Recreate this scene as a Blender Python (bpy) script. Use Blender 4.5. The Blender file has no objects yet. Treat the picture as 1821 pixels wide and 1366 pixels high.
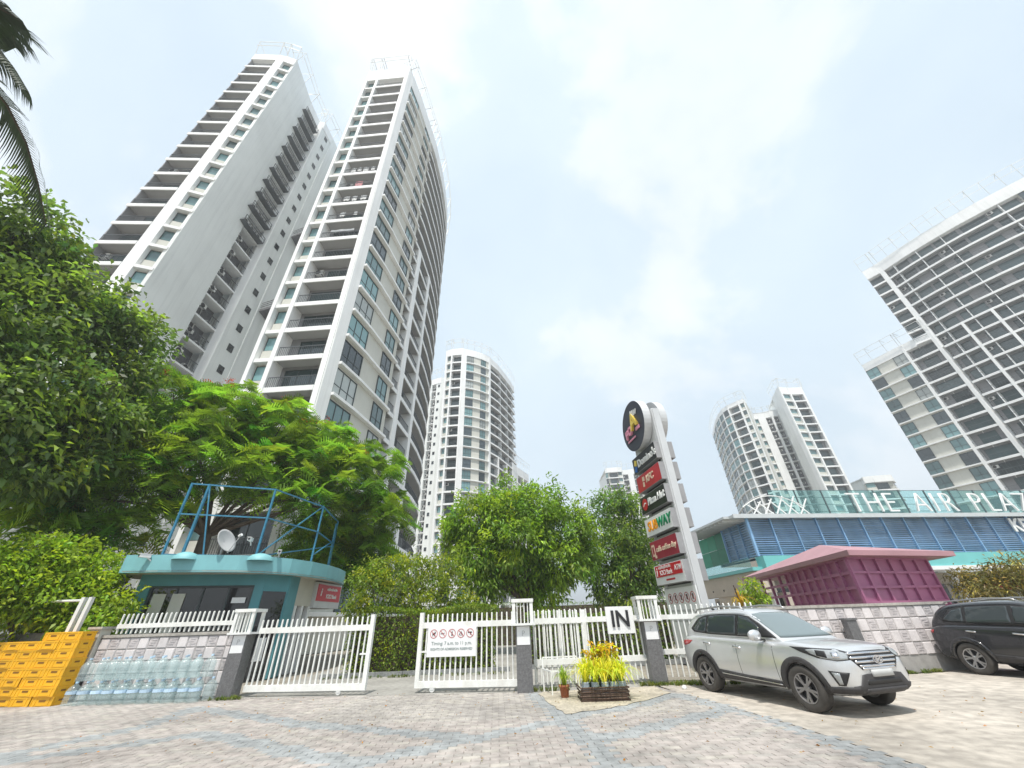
import bpy, bmesh, math, random
import numpy as np
from mathutils import Matrix, Vector
from mathutils.bvhtree import BVHTree
from mathutils.geometry import delaunay_2d_cdt
random.seed(7)
RNG = np.random.default_rng(11)
R = math.radians
scene = bpy.context.scene
col = scene.collection

# ------------------------------------------------------------------ camera
EYE = 1.56
pitch, roll = R(31.9), R(-1.9)
F = Vector((0, math.cos(pitch), math.sin(pitch)))
U0 = Vector((0, -math.sin(pitch), math.cos(pitch)))
R0 = Vector((1, 0, 0))
RV = R0 * math.cos(roll) + U0 * math.sin(roll)
UV = -R0 * math.sin(roll) + U0 * math.cos(roll)
cd = bpy.data.cameras.new('camera')
cd.sensor_width = 36.0
cd.lens = 672.9 * 36.0 / 1821.0
cd.clip_start = 0.1
cd.clip_end = 6000
cam = bpy.data.objects.new('camera', cd)
col.objects.link(cam)
cam.matrix_world = Matrix(((RV.x, UV.x, -F.x, 0), (RV.y, UV.y, -F.y, 0), (RV.z, UV.z, -F.z, EYE), (0, 0, 0, 1)))
scene.camera = cam

# ------------------------------------------------------------------ sky, sun, exposure
SUN_EL, SUN_AZ = R(66), R(184)          # azimuth clockwise from +Y
SUN_DIR = Vector((math.sin(SUN_AZ) * math.cos(SUN_EL), math.cos(SUN_AZ) * math.cos(SUN_EL), math.sin(SUN_EL)))
world = bpy.data.worlds.new('World')
scene.world = world
world.use_nodes = True
nt = world.node_tree
nt.nodes.clear()
def N(t, **kw):
    n = nt.nodes.new(t)
    for k, v in kw.items():
        setattr(n, k, v)
    return n
L = nt.links.new
out = N('ShaderNodeOutputWorld')
sky = N('ShaderNodeTexSky', sky_type='NISHITA', sun_disc=False, sun_elevation=SUN_EL, sun_rotation=SUN_AZ,
        air_density=1.0, dust_density=2.0, ozone_density=1.0)
bg = N('ShaderNodeBackground'); bg.inputs['Strength'].default_value = 0.12
L(sky.outputs[0], bg.inputs['Color'])
tc = N('ShaderNodeTexCoord')
mp = N('ShaderNodeMapping'); mp.inputs['Scale'].default_value = (1.0, 1.0, 1.25); mp.inputs['Location'].default_value = (3.1, 0.4, 0.2)
L(tc.outputs['Generated'], mp.inputs['Vector'])
n1 = N('ShaderNodeTexNoise'); n1.inputs['Scale'].default_value = 1.5; n1.inputs['Detail'].default_value = 9; n1.inputs['Roughness'].default_value = 0.52
n1.inputs['Distortion'].default_value = 0.25
L(mp.outputs[0], n1.inputs['Vector'])
ramp = N('ShaderNodeValToRGB')
e = ramp.color_ramp.elements
e[0].position = 0.40; e[0].color = (0.57, 0.665, 0.735, 1)
e[1].position = 0.66; e[1].color = (0.82, 0.85, 0.87, 1)
m1 = ramp.color_ramp.elements.new(0.495); m1.color = (0.60, 0.69, 0.75, 1)
m2 = ramp.color_ramp.elements.new(0.535); m2.color = (0.70, 0.755, 0.79, 1)
L(n1.outputs['Fac'], ramp.inputs['Fac'])
# soft grey undersides of the cloud deck
n2 = N('ShaderNodeTexNoise'); n2.inputs['Scale'].default_value = 0.9; n2.inputs['Detail'].default_value = 4
mp2 = N('ShaderNodeMapping'); mp2.inputs['Location'].default_value = (7.7, 1.3, 4.0)
L(tc.outputs['Generated'], mp2.inputs['Vector']); L(mp2.outputs[0], n2.inputs['Vector'])
r2 = N('ShaderNodeValToRGB'); e2 = r2.color_ramp.elements
e2[0].position = 0.38; e2[0].color = (0.84, 0.86, 0.89, 1); e2[1].position = 0.58; e2[1].color = (1, 1, 1, 1)
L(n2.outputs['Fac'], r2.inputs['Fac'])
mul = N('ShaderNodeMix', data_type='RGBA', blend_type='MULTIPLY'); mul.inputs[0].default_value = 1
L(ramp.outputs[0], mul.inputs[6]); L(r2.outputs[0], mul.inputs[7])
bc = N('ShaderNodeBackground'); bc.inputs['Strength'].default_value = 1.0
L(mul.outputs[2], bc.inputs['Color'])
mx = N('ShaderNodeMixShader'); mx.inputs[0].default_value = 0.9
L(bg.outputs[0], mx.inputs[1]); L(bc.outputs[0], mx.inputs[2]); L(mx.outputs[0], out.inputs['Surface'])

sd = bpy.data.lights.new('sun', 'SUN')
sd.energy = 3.2; sd.angle = R(2.5); sd.color = (1.0, 0.95, 0.87)
sun = bpy.data.objects.new('sun', sd)
col.objects.link(sun)
sun.rotation_euler = SUN_DIR.to_track_quat('Z', 'Y').to_euler()
vs = scene.view_settings
vs.view_transform = 'Standard'; vs.look = 'None'; vs.gamma = 1.0; vs.use_curve_mapping = False
vs.exposure = 0.64
scene.cycles.max_bounces = 6
scene.cycles.transparent_max_bounces = 12

# ------------------------------------------------------------------ materials
MATS = {}
def mat(name, c, rough=0.6, metal=0.0, var=0.10, scale=2.0, bump=0.0, bscale=40.0, streak=0.0, dirt=(0.16, 0.15, 0.13),
        rnd=0.0, spec=0.5, coat=0.0, noise2=0.0):
    """procedural surface: base colour with world-space mottling, optional rain streaks, grain bump, per-object tone"""
    m = bpy.data.materials.new(name); MATS[name] = m
    m.use_nodes = True
    t = m.node_tree; nd = t.nodes; lk = t.links.new
    b = nd['Principled BSDF']
    b.inputs['Roughness'].default_value = rough; b.inputs['Metallic'].default_value = metal
    b.inputs['Specular IOR Level'].default_value = spec
    if coat: b.inputs['Coat Weight'].default_value = coat; b.inputs['Coat Roughness'].default_value = 0.04
    geo = nd.new('ShaderNodeNewGeometry')
    ns = nd.new('ShaderNodeTexNoise'); ns.inputs['Scale'].default_value = scale; ns.inputs['Detail'].default_value = 6
    lk(geo.outputs['Position'], ns.inputs['Vector'])
    mr = nd.new('ShaderNodeMapRange'); mr.inputs[1].default_value = 0.3; mr.inputs[2].default_value = 0.7
    mr.inputs[3].default_value = 1 - var; mr.inputs[4].default_value = 1 + var
    lk(ns.outputs['Fac'], mr.inputs[0])
    cur = mr.outputs[0]
    if rnd:
        oi = nd.new('ShaderNodeObjectInfo')
        r = nd.new('ShaderNodeMapRange'); r.inputs[3].default_value = 1 - rnd; r.inputs[4].default_value = 1 + rnd
        lk(oi.outputs['Random'], r.inputs[0])
        mm = nd.new('ShaderNodeMath'); mm.operation = 'MULTIPLY'; lk(cur, mm.inputs[0]); lk(r.outputs[0], mm.inputs[1]); cur = mm.outputs[0]
    mul = nd.new('ShaderNodeMix'); mul.data_type = 'RGBA'; mul.blend_type = 'MULTIPLY'; mul.inputs[0].default_value = 1
    mul.inputs[6].default_value = (*c, 1); lk(cur, mul.inputs[7])
    colr = mul.outputs[2]
    if streak:
        mp = nd.new('ShaderNodeMapping'); mp.inputs['Scale'].default_value = (2.2, 2.2, 0.12)
        lk(geo.outputs['Position'], mp.inputs['Vector'])
        n2 = nd.new('ShaderNodeTexNoise'); n2.inputs['Scale'].default_value = 1.0; n2.inputs['Detail'].default_value = 7; n2.inputs['Roughness'].default_value = 0.6
        lk(mp.outputs[0], n2.inputs['Vector'])
        r2 = nd.new('ShaderNodeMapRange'); r2.inputs[1].default_value = 0.48; r2.inputs[2].default_value = 0.78; r2.inputs[4].default_value = streak
        lk(n2.outputs['Fac'], r2.inputs[0])
        mx = nd.new('ShaderNodeMix'); mx.data_type = 'RGBA'; lk(r2.outputs[0], mx.inputs[0]); lk(colr, mx.inputs[6]); mx.inputs[7].default_value = (*dirt, 1)
        colr = mx.outputs[2]
    if noise2:
        n3 = nd.new('ShaderNodeTexNoise'); n3.inputs['Scale'].default_value = scale * 9; n3.inputs['Detail'].default_value = 8
        lk(geo.outputs['Position'], n3.inputs['Vector'])
        r3 = nd.new('ShaderNodeMapRange'); r3.inputs[1].default_value = 0.35; r3.inputs[2].default_value = 0.65; r3.inputs[3].default_value = 1 - noise2; r3.inputs[4].default_value = 1 + noise2
        lk(n3.outputs['Fac'], r3.inputs[0])
        m3 = nd.new('ShaderNodeMix'); m3.data_type = 'RGBA'; m3.blend_type = 'MULTIPLY'; m3.inputs[0].default_value = 1
        lk(colr, m3.inputs[6]); lk(r3.outputs[0], m3.inputs[7]); colr = m3.outputs[2]
    lk(colr, b.inputs['Base Color'])
    if bump:
        n4 = nd.new('ShaderNodeTexNoise'); n4.inputs['Scale'].default_value = bscale; n4.inputs['Detail'].default_value = 5
        lk(geo.outputs['Position'], n4.inputs['Vector'])
        bp = nd.new('ShaderNodeBump'); bp.inputs['Strength'].default_value = bump; bp.inputs['Distance'].default_value = 0.02
        lk(n4.outputs['Fac'], bp.inputs['Height']); lk(bp.outputs[0], b.inputs['Normal'])
    return m

def leafmat(name, c, trans=0.35, rough=0.45):
    m = bpy.data.materials.new(name); MATS[name] = m
    m.use_nodes = True
    t = m.node_tree; nd = t.nodes; lk = t.links.new
    b = nd['Principled BSDF']; b.inputs['Roughness'].default_value = rough; b.inputs['Specular IOR Level'].default_value = 0.35
    at = nd.new('ShaderNodeAttribute'); at.attribute_name = 'tint'
    mul = nd.new('ShaderNodeMix'); mul.data_type = 'RGBA'; mul.blend_type = 'MULTIPLY'; mul.inputs[0].default_value = 1
    mul.inputs[6].default_value = (*c, 1); lk(at.outputs['Color'], mul.inputs[7])
    lk(mul.outputs[2], b.inputs['Base Color'])
    tr = nd.new('ShaderNodeBsdfTranslucent')
    m2 = nd.new('ShaderNodeMix'); m2.data_type = 'RGBA'; m2.blend_type = 'MULTIPLY'; m2.inputs[0].default_value = 1
    lk(mul.outputs[2], m2.inputs[6]); m2.inputs[7].default_value = (1.6, 1.7, 0.7, 1)
    lk(m2.outputs[2], tr.inputs['Color'])
    mx = nd.new('ShaderNodeMixShader'); mx.inputs[0].default_value = trans
    lk(b.outputs[0], mx.inputs[1]); lk(tr.outputs[0], mx.inputs[2]); lk(mx.outputs[0], nd['Material Output'].inputs['Surface'])
    return m

def glassmat(name, c, alpha, rough=0.03, rnd=0.0, tc=None):
    """window glass: tinted see-through layer under a glossy face"""
    m = bpy.data.materials.new(name); MATS[name] = m
    m.use_nodes = True
    t = m.node_tree; nd = t.nodes; lk = t.links.new
    b = nd['Principled BSDF']; b.inputs['Base Color'].default_value = (*c, 1); b.inputs['Roughness'].default_value = rough
    b.inputs['Specular IOR Level'].default_value = 0.8
    if alpha < 1:
        tr = nd.new('ShaderNodeBsdfTransparent'); tr.inputs['Color'].default_value = (*(tc or [min(1, x * 1.0 + 0.35) for x in c]), 1)
        mx = nd.new('ShaderNodeMixShader'); mx.inputs[0].default_value = alpha
        lk(tr.outputs[0], mx.inputs[1]); lk(b.outputs[0], mx.inputs[2]); lk(mx.outputs[0], nd['Material Output'].inputs['Surface'])
    if rnd:
        oi = nd.new('ShaderNodeObjectInfo'); r = nd.new('ShaderNodeMapRange'); r.inputs[3].default_value = 1 - rnd; r.inputs[4].default_value = 1 + rnd
        lk(oi.outputs['Random'], r.inputs[0])
        mul = nd.new('ShaderNodeMix'); mul.data_type = 'RGBA'; mul.blend_type = 'MULTIPLY'; mul.inputs[0].default_value = 1
        mul.inputs[6].default_value = (*c, 1); lk(r.outputs[0], mul.inputs[7]); lk(mul.outputs[2], b.inputs['Base Color'])
    return m

WHITE = mat('tower_white', (0.83, 0.84, 0.84), 0.75, var=0.05, scale=0.3, streak=0.28, dirt=(0.50, 0.51, 0.50), bump=0.1, bscale=8)
GREYW = mat('tower_grey_plaster', (0.77, 0.79, 0.78), 0.85, var=0.05, scale=0.25, streak=0.36, dirt=(0.50, 0.52, 0.52), bump=0.15, bscale=6)
CREAM = mat('tower_cream', (0.58, 0.58, 0.53), 0.8, var=0.06, scale=0.4, streak=0.15, dirt=(0.33, 0.33, 0.30))
SOFF_SHADE = mat('slab_underside_shade', (0.36, 0.36, 0.36), 0.85, var=0.06, scale=0.5)  # shade under the white slabs, painted as a grey underside
INNER_SHADE = mat('tower_inner_wall_shade', (0.26, 0.26, 0.27), 0.85, var=0.08, scale=0.5)  # darkened so the wall colour carries the shade of the balcony recess
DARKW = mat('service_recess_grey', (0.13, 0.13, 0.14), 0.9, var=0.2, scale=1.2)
FRAMED = mat('window_frame_dark', (0.05, 0.065, 0.07), 0.45, var=0.1)
RAILM = mat('railing_grey', (0.10, 0.11, 0.12), 0.45, metal=0.2, var=0.1)
PANE = glassmat('window_glass', (0.125, 0.235, 0.245), 1.0, 0.05, rnd=0.6)
PANEC = glassmat('window_glass_curtained', (0.34, 0.37, 0.36), 1.0, 0.06, rnd=0.3)
PANED = glassmat('window_glass_dark', (0.045, 0.065, 0.075), 1.0, 0.05, rnd=0.4)
DOORG = glassmat('balcony_door_glass', (0.05, 0.08, 0.085), 1.0, 0.06, rnd=0.6)
ACM = mat('ac_casing', (0.62, 0.62, 0.60), 0.5, var=0.12, rnd=0.15)
BLACKP = mat('black_plastic', (0.018, 0.018, 0.02), 0.55, var=0.15, scale=8)
STEELW = mat('white_painted_steel', (0.74, 0.75, 0.74), 0.45, var=0.05, scale=4, streak=0.12, dirt=(0.45, 0.42, 0.38))
FENCEW = mat('fence_white_paint', (0.78, 0.79, 0.77), 0.45, var=0.08, scale=5, streak=0.38, dirt=(0.46, 0.40, 0.32), noise2=0.05)
GRANITE = mat('granite', (0.14, 0.14, 0.145), 0.35, var=0.25, scale=25, noise2=0.45, bump=0.05, bscale=60)
TILEL = mat('wall_tile_light', (0.66, 0.62, 0.625), 0.6, var=0.07, scale=3, rnd=0.08, noise2=0.06, streak=0.15, bump=0.15, bscale=40)
TILED = mat('wall_tile_dark', (0.52, 0.485, 0.49), 0.65, var=0.10, scale=3, rnd=0.12, noise2=0.12, streak=0.15, bump=0.4, bscale=25)
GROUT = mat('grout', (0.33, 0.32, 0.31), 0.9, var=0.15, scale=6)
CONC = mat('concrete', (0.38, 0.36, 0.33), 0.9, var=0.15, scale=1.3, noise2=0.15, bump=0.3, bscale=30, streak=0.2)
TEAL = mat('booth_teal', (0.085, 0.27, 0.31), 0.55, var=0.07, scale=2, streak=0.12, dirt=(0.07, 0.16, 0.18))
TEALL = mat('booth_teal_light', (0.20, 0.46, 0.50), 0.55, var=0.07, scale=2, streak=0.15, dirt=(0.15, 0.30, 0.32))
SOFFIT = mat('booth_soffit', (0.55, 0.53, 0.47), 0.8, var=0.06)
BLUEF = mat('blue_steel_frame', (0.04, 0.20, 0.33), 0.45, var=0.2, scale=6, streak=0.2, dirt=(0.10, 0.07, 0.05))
YELLOW = mat('yellow_crate_plastic', (0.80, 0.43, 0.012), 0.5, var=0.06, scale=6, rnd=0.07, streak=0.12, dirt=(0.45, 0.25, 0.05))
YELLOWD = mat('crate_slot_dark', (0.22, 0.10, 0.01), 0.7)
PURPLE = mat('kiosk_purple', (0.38, 0.135, 0.25), 0.5, var=0.10, scale=1.5, streak=0.2, dirt=(0.16, 0.05, 0.10))
PINK = mat('kiosk_roof_pink', (0.40, 0.22, 0.25), 0.55, var=0.08, scale=1.0, streak=0.15, dirt=(0.33, 0.16, 0.2))
SIGNW = mat('sign_white', (0.78, 0.79, 0.80), 0.4, var=0.03)
PYLON = mat('pylon_silver', (0.60, 0.61, 0.62), 0.42, metal=0.25, var=0.05, scale=1.5, streak=0.15, dirt=(0.4, 0.4, 0.4))
BOARDE = mat('board_edge_grey', (0.30, 0.30, 0.31), 0.5)
PYLOND = mat('pylon_recess', (0.10, 0.10, 0.105), 0.7)
RED = mat('sign_red', (0.52, 0.022, 0.035), 0.35, var=0.04)
MAROON = mat('sign_maroon', (0.33, 0.03, 0.06), 0.35, var=0.05)
BLACKS = mat('sign_black', (0.02, 0.022, 0.025), 0.35, var=0.05)
NAVY = mat('sign_disc_navy', (0.035, 0.04, 0.06), 0.4, var=0.05)
GREENT = mat('letter_green', (0.0, 0.22, 0.09), 0.4)
ORANGE = mat('letter_orange', (0.85, 0.35, 0.02), 0.4)
YELT = mat('letter_yellow', (0.80, 0.60, 0.10), 0.4)
PINKT = mat('letter_pink', (0.75, 0.30, 0.42), 0.4)
BLUET = mat('letter_blue', (0.02, 0.12, 0.42), 0.4)
LETTERW = mat('letter_white', (0.82, 0.83, 0.83), 0.4, var=0.03)
TEXTG = mat('print_grey', (0.22, 0.27, 0.27), 0.6)
TEXTLG = mat('print_faint', (0.50, 0.51, 0.51), 0.6)
CREAMT = mat('print_cream', (0.70, 0.55, 0.42), 0.5)
CRIMS = mat('print_red_ring', (0.50, 0.12, 0.12), 0.5)
BARK = mat('bark', (0.09, 0.07, 0.055), 0.9, var=0.3, scale=5, bump=0.6, bscale=25)
LOUVRE = mat('louvre_blue', (0.24, 0.42, 0.64), 0.3, metal=0.3, var=0.12, scale=0.5, rnd=0.25)
MALLG = mat('mall_backing_blue', (0.30, 0.44, 0.58), 0.10, var=0.6, scale=0.35, spec=0.8)  # strong mottling puts patchy reflections into the blue
TEALP = mat('mall_teal_band', (0.16, 0.50, 0.50), 0.4, var=0.06, scale=0.6, streak=0.1, dirt=(0.2, 0.4, 0.4))
GREENP = mat('mall_green_panel', (0.01, 0.26, 0.16), 0.35, var=0.08, rnd=0.35)
BEIGE = mat('mall_beige', (0.50, 0.44, 0.37), 0.8, var=0.08, scale=0.8, streak=0.15)
ROOFM = mat('mall_roof_metal', (0.60, 0.63, 0.64), 0.45, metal=0.3, var=0.06)
PARAG = glassmat('parapet_glass', (0.30, 0.55, 0.55), 0.12, 0.05, tc=(0.78, 0.93, 0.93))
DARKGL = glassmat('dark_glass', (0.018, 0.02, 0.024), 1.0, 0.05)
BOTTLE = glassmat('jar_plastic', (0.60, 0.67, 0.68), 0.24, 0.12)
BOTCAP = mat('jar_cap_blue', (0.45, 0.60, 0.75), 0.5, var=0.1, rnd=0.3)
TERRA = mat('terracotta', (0.36, 0.12, 0.06), 0.8, var=0.15, scale=9)
BAGM = mat('plant_bag_grey', (0.38, 0.45, 0.52), 0.55, var=0.15, scale=9, rnd=0.2)
CANE = mat('dark_cane', (0.085, 0.05, 0.035), 0.7, var=0.3, scale=14, rnd=0.3)
DISHM = mat('dish_grey', (0.40, 0.41, 0.42), 0.5, var=0.06)
KERB = mat('kerb_concrete', (0.22, 0.23, 0.23), 0.9, var=0.2, scale=3, noise2=0.2)
SILVER = mat('car_silver_paint', (0.68, 0.69, 0.70), 0.30, metal=0.62, var=0.02, coat=0.7, streak=0.05)
DARKPAINT = mat('car_dark_paint', (0.028, 0.029, 0.034), 0.25, metal=0.3, var=0.05, coat=0.8)
CLAD = mat('car_cladding', (0.045, 0.043, 0.045), 0.65, var=0.12, scale=10, noise2=0.1)
CARGL = glassmat('car_glass', (0.035, 0.045, 0.05), 1.0, 0.03)
SCREENGL = glassmat('windscreen_glass', (0.15, 0.19, 0.20), 1.0, 0.03)  # paler than the side glass: sky reflection put into the colour
CHROME = mat('car_chrome', (0.70, 0.70, 0.72), 0.12, metal=1.0, var=0.02)
LENS = mat('lamp_lens', (0.36, 0.38, 0.39), 0.08, metal=0.3, var=0.1, scale=14, coat=1.0)
TAILR = mat('tail_lamp_red', (0.35, 0.015, 0.02), 0.12, coat=1.0)
TYRE = mat('tyre_rubber', (0.06, 0.055, 0.05), 0.85, var=0.2, scale=9)
RIM = mat('alloy_rim', (0.26, 0.25, 0.25), 0.4, metal=0.5, var=0.15, scale=8)
RIML = mat('alloy_rim_light', (0.45, 0.45, 0.46), 0.3, metal=0.8, var=0.1)
UMBR = mat('umbrella_red', (0.55, 0.07, 0.06), 0.7, var=0.08)
CLOTHW = mat('laundry_white', (0.75, 0.75, 0.74), 0.85, rnd=0.1)
CLOTHP = mat('laundry_pink', (0.65, 0.28, 0.30), 0.85)
LF_DARK = leafmat('leaf_dark_broad', (0.125, 0.195, 0.06), 0.42)
LF_FLAME = leafmat('leaf_flame_tree', (0.185, 0.295, 0.042), 0.52)
LF_MANGO = leafmat('leaf_mango', (0.175, 0.285, 0.045), 0.35)
LF_HEDGE = leafmat('leaf_hedge', (0.165, 0.235, 0.035), 0.32)
LF_LIME = leafmat('leaf_lime', (0.26, 0.37, 0.04), 0.4)
LF_DULL = leafmat('leaf_dull', (0.16, 0.155, 0.06), 0.25)
LF_YEL = leafmat('leaf_yellow_strap', (0.62, 0.61, 0.05), 0.4)
LF_ORANGE = leafmat('leaf_orange', (0.52, 0.33, 0.03), 0.35)
LF_PALM = leafmat('leaf_palm', (0.035, 0.055, 0.035), 0.15)
LF_RED = leafmat('petal_red', (0.45, 0.05, 0.015), 0.35)
LF_GRASS = leafmat('leaf_grass', (0.11, 0.17, 0.03), 0.35)

# ------------------------------------------------------------------ thin humid haze over the whole scene
def haze():
    m = bpy.data.materials.new('haze_air'); m.use_nodes = True; t = m.node_tree; t.nodes.clear()
    o_ = t.nodes.new('ShaderNodeOutputMaterial'); v = t.nodes.new('ShaderNodeVolumePrincipled')
    v.inputs['Color'].default_value = (0.93, 0.97, 1.0, 1); v.inputs['Density'].default_value = 0.0011; v.inputs['Anisotropy'].default_value = 0.2
    t.links.new(v.outputs[0], o_.inputs['Volume'])
    me = bpy.data.meshes.new('haze')
    x0, x1, y0, y1, z0, z1 = -3050, 3050, -3050, 3050, -1.1, 90
    me.from_pydata([(x0, y0, z0), (x1, y0, z0), (x1, y1, z0), (x0, y1, z0), (x0, y0, z1), (x1, y0, z1), (x1, y1, z1), (x0, y1, z1)], [],
                   [(0, 3, 2, 1), (4, 5, 6, 7), (0, 1, 5, 4), (1, 2, 6, 5), (2, 3, 7, 6), (3, 0, 4, 7)])
    me.materials.append(m); o = bpy.data.objects.new('haze', me); col.objects.link(o); o['kind'] = 'stuff'; o['label'] = 'thin pale humid haze in the air over the whole street'; o['category'] = 'haze'
haze()
scene.cycles.volume_bounces = 0
# ------------------------------------------------------------------ mesh helpers
class MB:
    def __init__(s):
        s.v = []; s.f = []; s.m = []; s.smooth = False
    def add(s, vs, fs, mi=0):
        o = len(s.v); s.v += [tuple(p) for p in vs]
        for f in fs: s.f.append(tuple(o + i for i in f)); s.m.append(mi)
    def box(s, x0, y0, z0, x1, y1, z1, mi=0):
        s.add([(x0, y0, z0), (x1, y0, z0), (x1, y1, z0), (x0, y1, z0), (x0, y0, z1), (x1, y0, z1), (x1, y1, z1), (x0, y1, z1)],
              [(0, 3, 2, 1), (4, 5, 6, 7), (0, 1, 5, 4), (1, 2, 6, 5), (2, 3, 7, 6), (3, 0, 4, 7)], mi)
        return s
    def bar(s, a, b, w, h=None, mi=0, up=(0, 0, 1)):
        """square bar between two points"""
        h = h or w
        a = Vector(a); b = Vector(b); d = (b - a).normalized(); u = Vector(up)
        if abs(d.dot(u)) > 0.98: u = Vector((1, 0, 0))
        x = d.cross(u).normalized() * (w / 2); y = x.cross(d).normalized() * (h / 2)
        p = [a - x - y, a + x - y, a + x + y, a - x + y, b - x - y, b + x - y, b + x + y, b - x + y]
        s.add(p, [(0, 3, 2, 1), (4, 5, 6, 7), (0, 1, 5, 4), (1, 2, 6, 5), (2, 3, 7, 6), (3, 0, 4, 7)], mi)
        return s
    def tube(s, pts, rad, n=8, mi=0, caps=True):
        pts = [Vector(p) for p in pts]
        if not hasattr(rad, '__len__'): rad = [rad] * len(pts)
        ref = Vector((0.31, 0.23, 0.92)); o = len(s.v); k = len(pts)
        for i, p in enumerate(pts):
            d = (pts[min(i + 1, k - 1)] - pts[max(i - 1, 0)]).normalized()
            x = d.cross(ref)
            if x.length < 1e-3: x = d.cross(Vector((1, 0, 0)))
            x.normalize(); y = d.cross(x)
            for j in range(n):
                a = 2 * math.pi * j / n
                s.v.append(tuple(p + (x * math.cos(a) + y * math.sin(a)) * rad[i]))
        for i in range(k - 1):
            for j in range(n):
                s.f.append((o + i * n + j, o + i * n + (j + 1) % n, o + (i + 1) * n + (j + 1) % n, o + (i + 1) * n + j)); s.m.append(mi)
        if caps:
            s.f.append(tuple(o + j for j in reversed(range(n)))); s.m.append(mi)
            s.f.append(tuple(o + (k - 1) * n + j for j in range(n))); s.m.append(mi)
        return s
    def lathe(s, prof, n=16, mi=0, axis='z', c=(0, 0, 0)):
        """prof: list of (radius, height)"""
        o = len(s.v); k = len(prof)
        for r, z in prof:
            for j in range(n):
                a = 2 * math.pi * j / n
                p = (r * math.cos(a), r * math.sin(a), z)
                if axis == 'y': p = (p[0], p[2], p[1])
                if axis == 'x': p = (p[2], p[0], p[1])
                s.v.append((p[0] + c[0], p[1] + c[1], p[2] + c[2]))
        for i in range(k - 1):
            for j in range(n):
                q = (o + i * n + j, o + i * n + (j + 1) % n, o + (i + 1) * n + (j + 1) % n, o + (i + 1) * n + j)
                s.f.append(q if axis != 'y' else q[::-1]); s.m.append(mi)
        return s
    def prism(s, poly, z0, z1, mi=0):
        n = len(poly); o = len(s.v)
        s.v += [(p[0], p[1], z0) for p in poly] + [(p[0], p[1], z1) for p in poly]
        s.f.append(tuple(o + i for i in reversed(range(n)))); s.f.append(tuple(o + n + i for i in range(n))); s.m += [mi, mi]
        for i in range(n):
            j = (i + 1) % n; s.f.append((o + i, o + j, o + n + j, o + n + i)); s.m.append(mi)
        return s
    def mesh(s, name, mats, smooth=False):
        me = bpy.data.meshes.new(name); me.from_pydata(s.v, [], s.f)
        for m in (mats if isinstance(mats, (list, tuple)) else [mats]): me.materials.append(m)
        me.polygons.foreach_set('material_index', s.m)
        if smooth: me.polygons.foreach_set('use_smooth', [True] * len(s.f))
        me.update()
        return me

WM = {}
def put(name, me, parent=None, M=None, **props):
    """link a mesh as an object; M is its world matrix"""
    o = bpy.data.objects.new(name, me); col.objects.link(o)
    M = M.copy() if M is not None else Matrix()
    if parent is not None:
        o.parent = parent
        o.matrix_basis = WM[parent.name].inverted_safe() @ M
    else:
        o.matrix_basis = M
    WM[o.name] = M
    for k, v in props.items(): o[k] = v
    return o
def thing(name, label, cat, loc, group=None, rz=0.0):
    o = bpy.data.objects.new(name, None); col.objects.link(o)
    M = Matrix.Translation(loc) @ Matrix.Rotation(rz, 4, 'Z')
    o.matrix_basis = M; WM[o.name] = M; o.empty_display_size = 0.2
    o['label'] = label; o['category'] = cat
    if group: o['group'] = group
    return o
def tag(o, label, cat, group=None):
    o['label'] = label; o['category'] = cat
    if group: o['group'] = group
    return o
def T(x, y=0, z=0): return Matrix.Translation((x, y, z))
def RZ(a): return Matrix.Rotation(a, 4, 'Z')
def local_frame(a, b, z=0.0):
    """x runs from plan point a to b, -y points to the viewer's side, z up"""
    return T(a[0], a[1], z) @ RZ(math.atan2(b[1] - a[1], b[0] - a[0]))
def dist(a, b): return math.hypot(b[0] - a[0], b[1] - a[1])
def lerp(a, b, t): return (a[0] + (b[0] - a[0]) * t, a[1] + (b[1] - a[1]) * t)

_TXT = {}
def text(s, size, depth=0.01, bold=0.0, material=None, align='CENTER', spacing=1.0, shear=0.0):
    """lettering as a mesh: reads along +x, stands in the xz plane, faces -y"""
    cu = bpy.data.curves.new('lettering', 'FONT'); cu.body = s; cu.size = size; cu.extrude = depth / 2; cu.offset = bold
    cu.align_x = align; cu.align_y = 'CENTER'; cu.space_character = spacing; cu.shear = shear; cu.resolution_u = 3
    o = bpy.data.objects.new('lettering_source', cu); col.objects.link(o)
    dg = bpy.context.evaluated_depsgraph_get(); dg.update()
    me = bpy.data.meshes.new_from_object(o.evaluated_get(dg)); bpy.data.objects.remove(o); bpy.data.curves.remove(cu)
    me.transform(Matrix.Rotation(R(90), 4, 'X'))
    me.name = 'lettering'; me.materials.clear(); me.materials.append(material)
    return me
def tmesh(key, *a, **k):
    if key not in _TXT: _TXT[key] = text(*a, **k)
    return _TXT[key]

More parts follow.
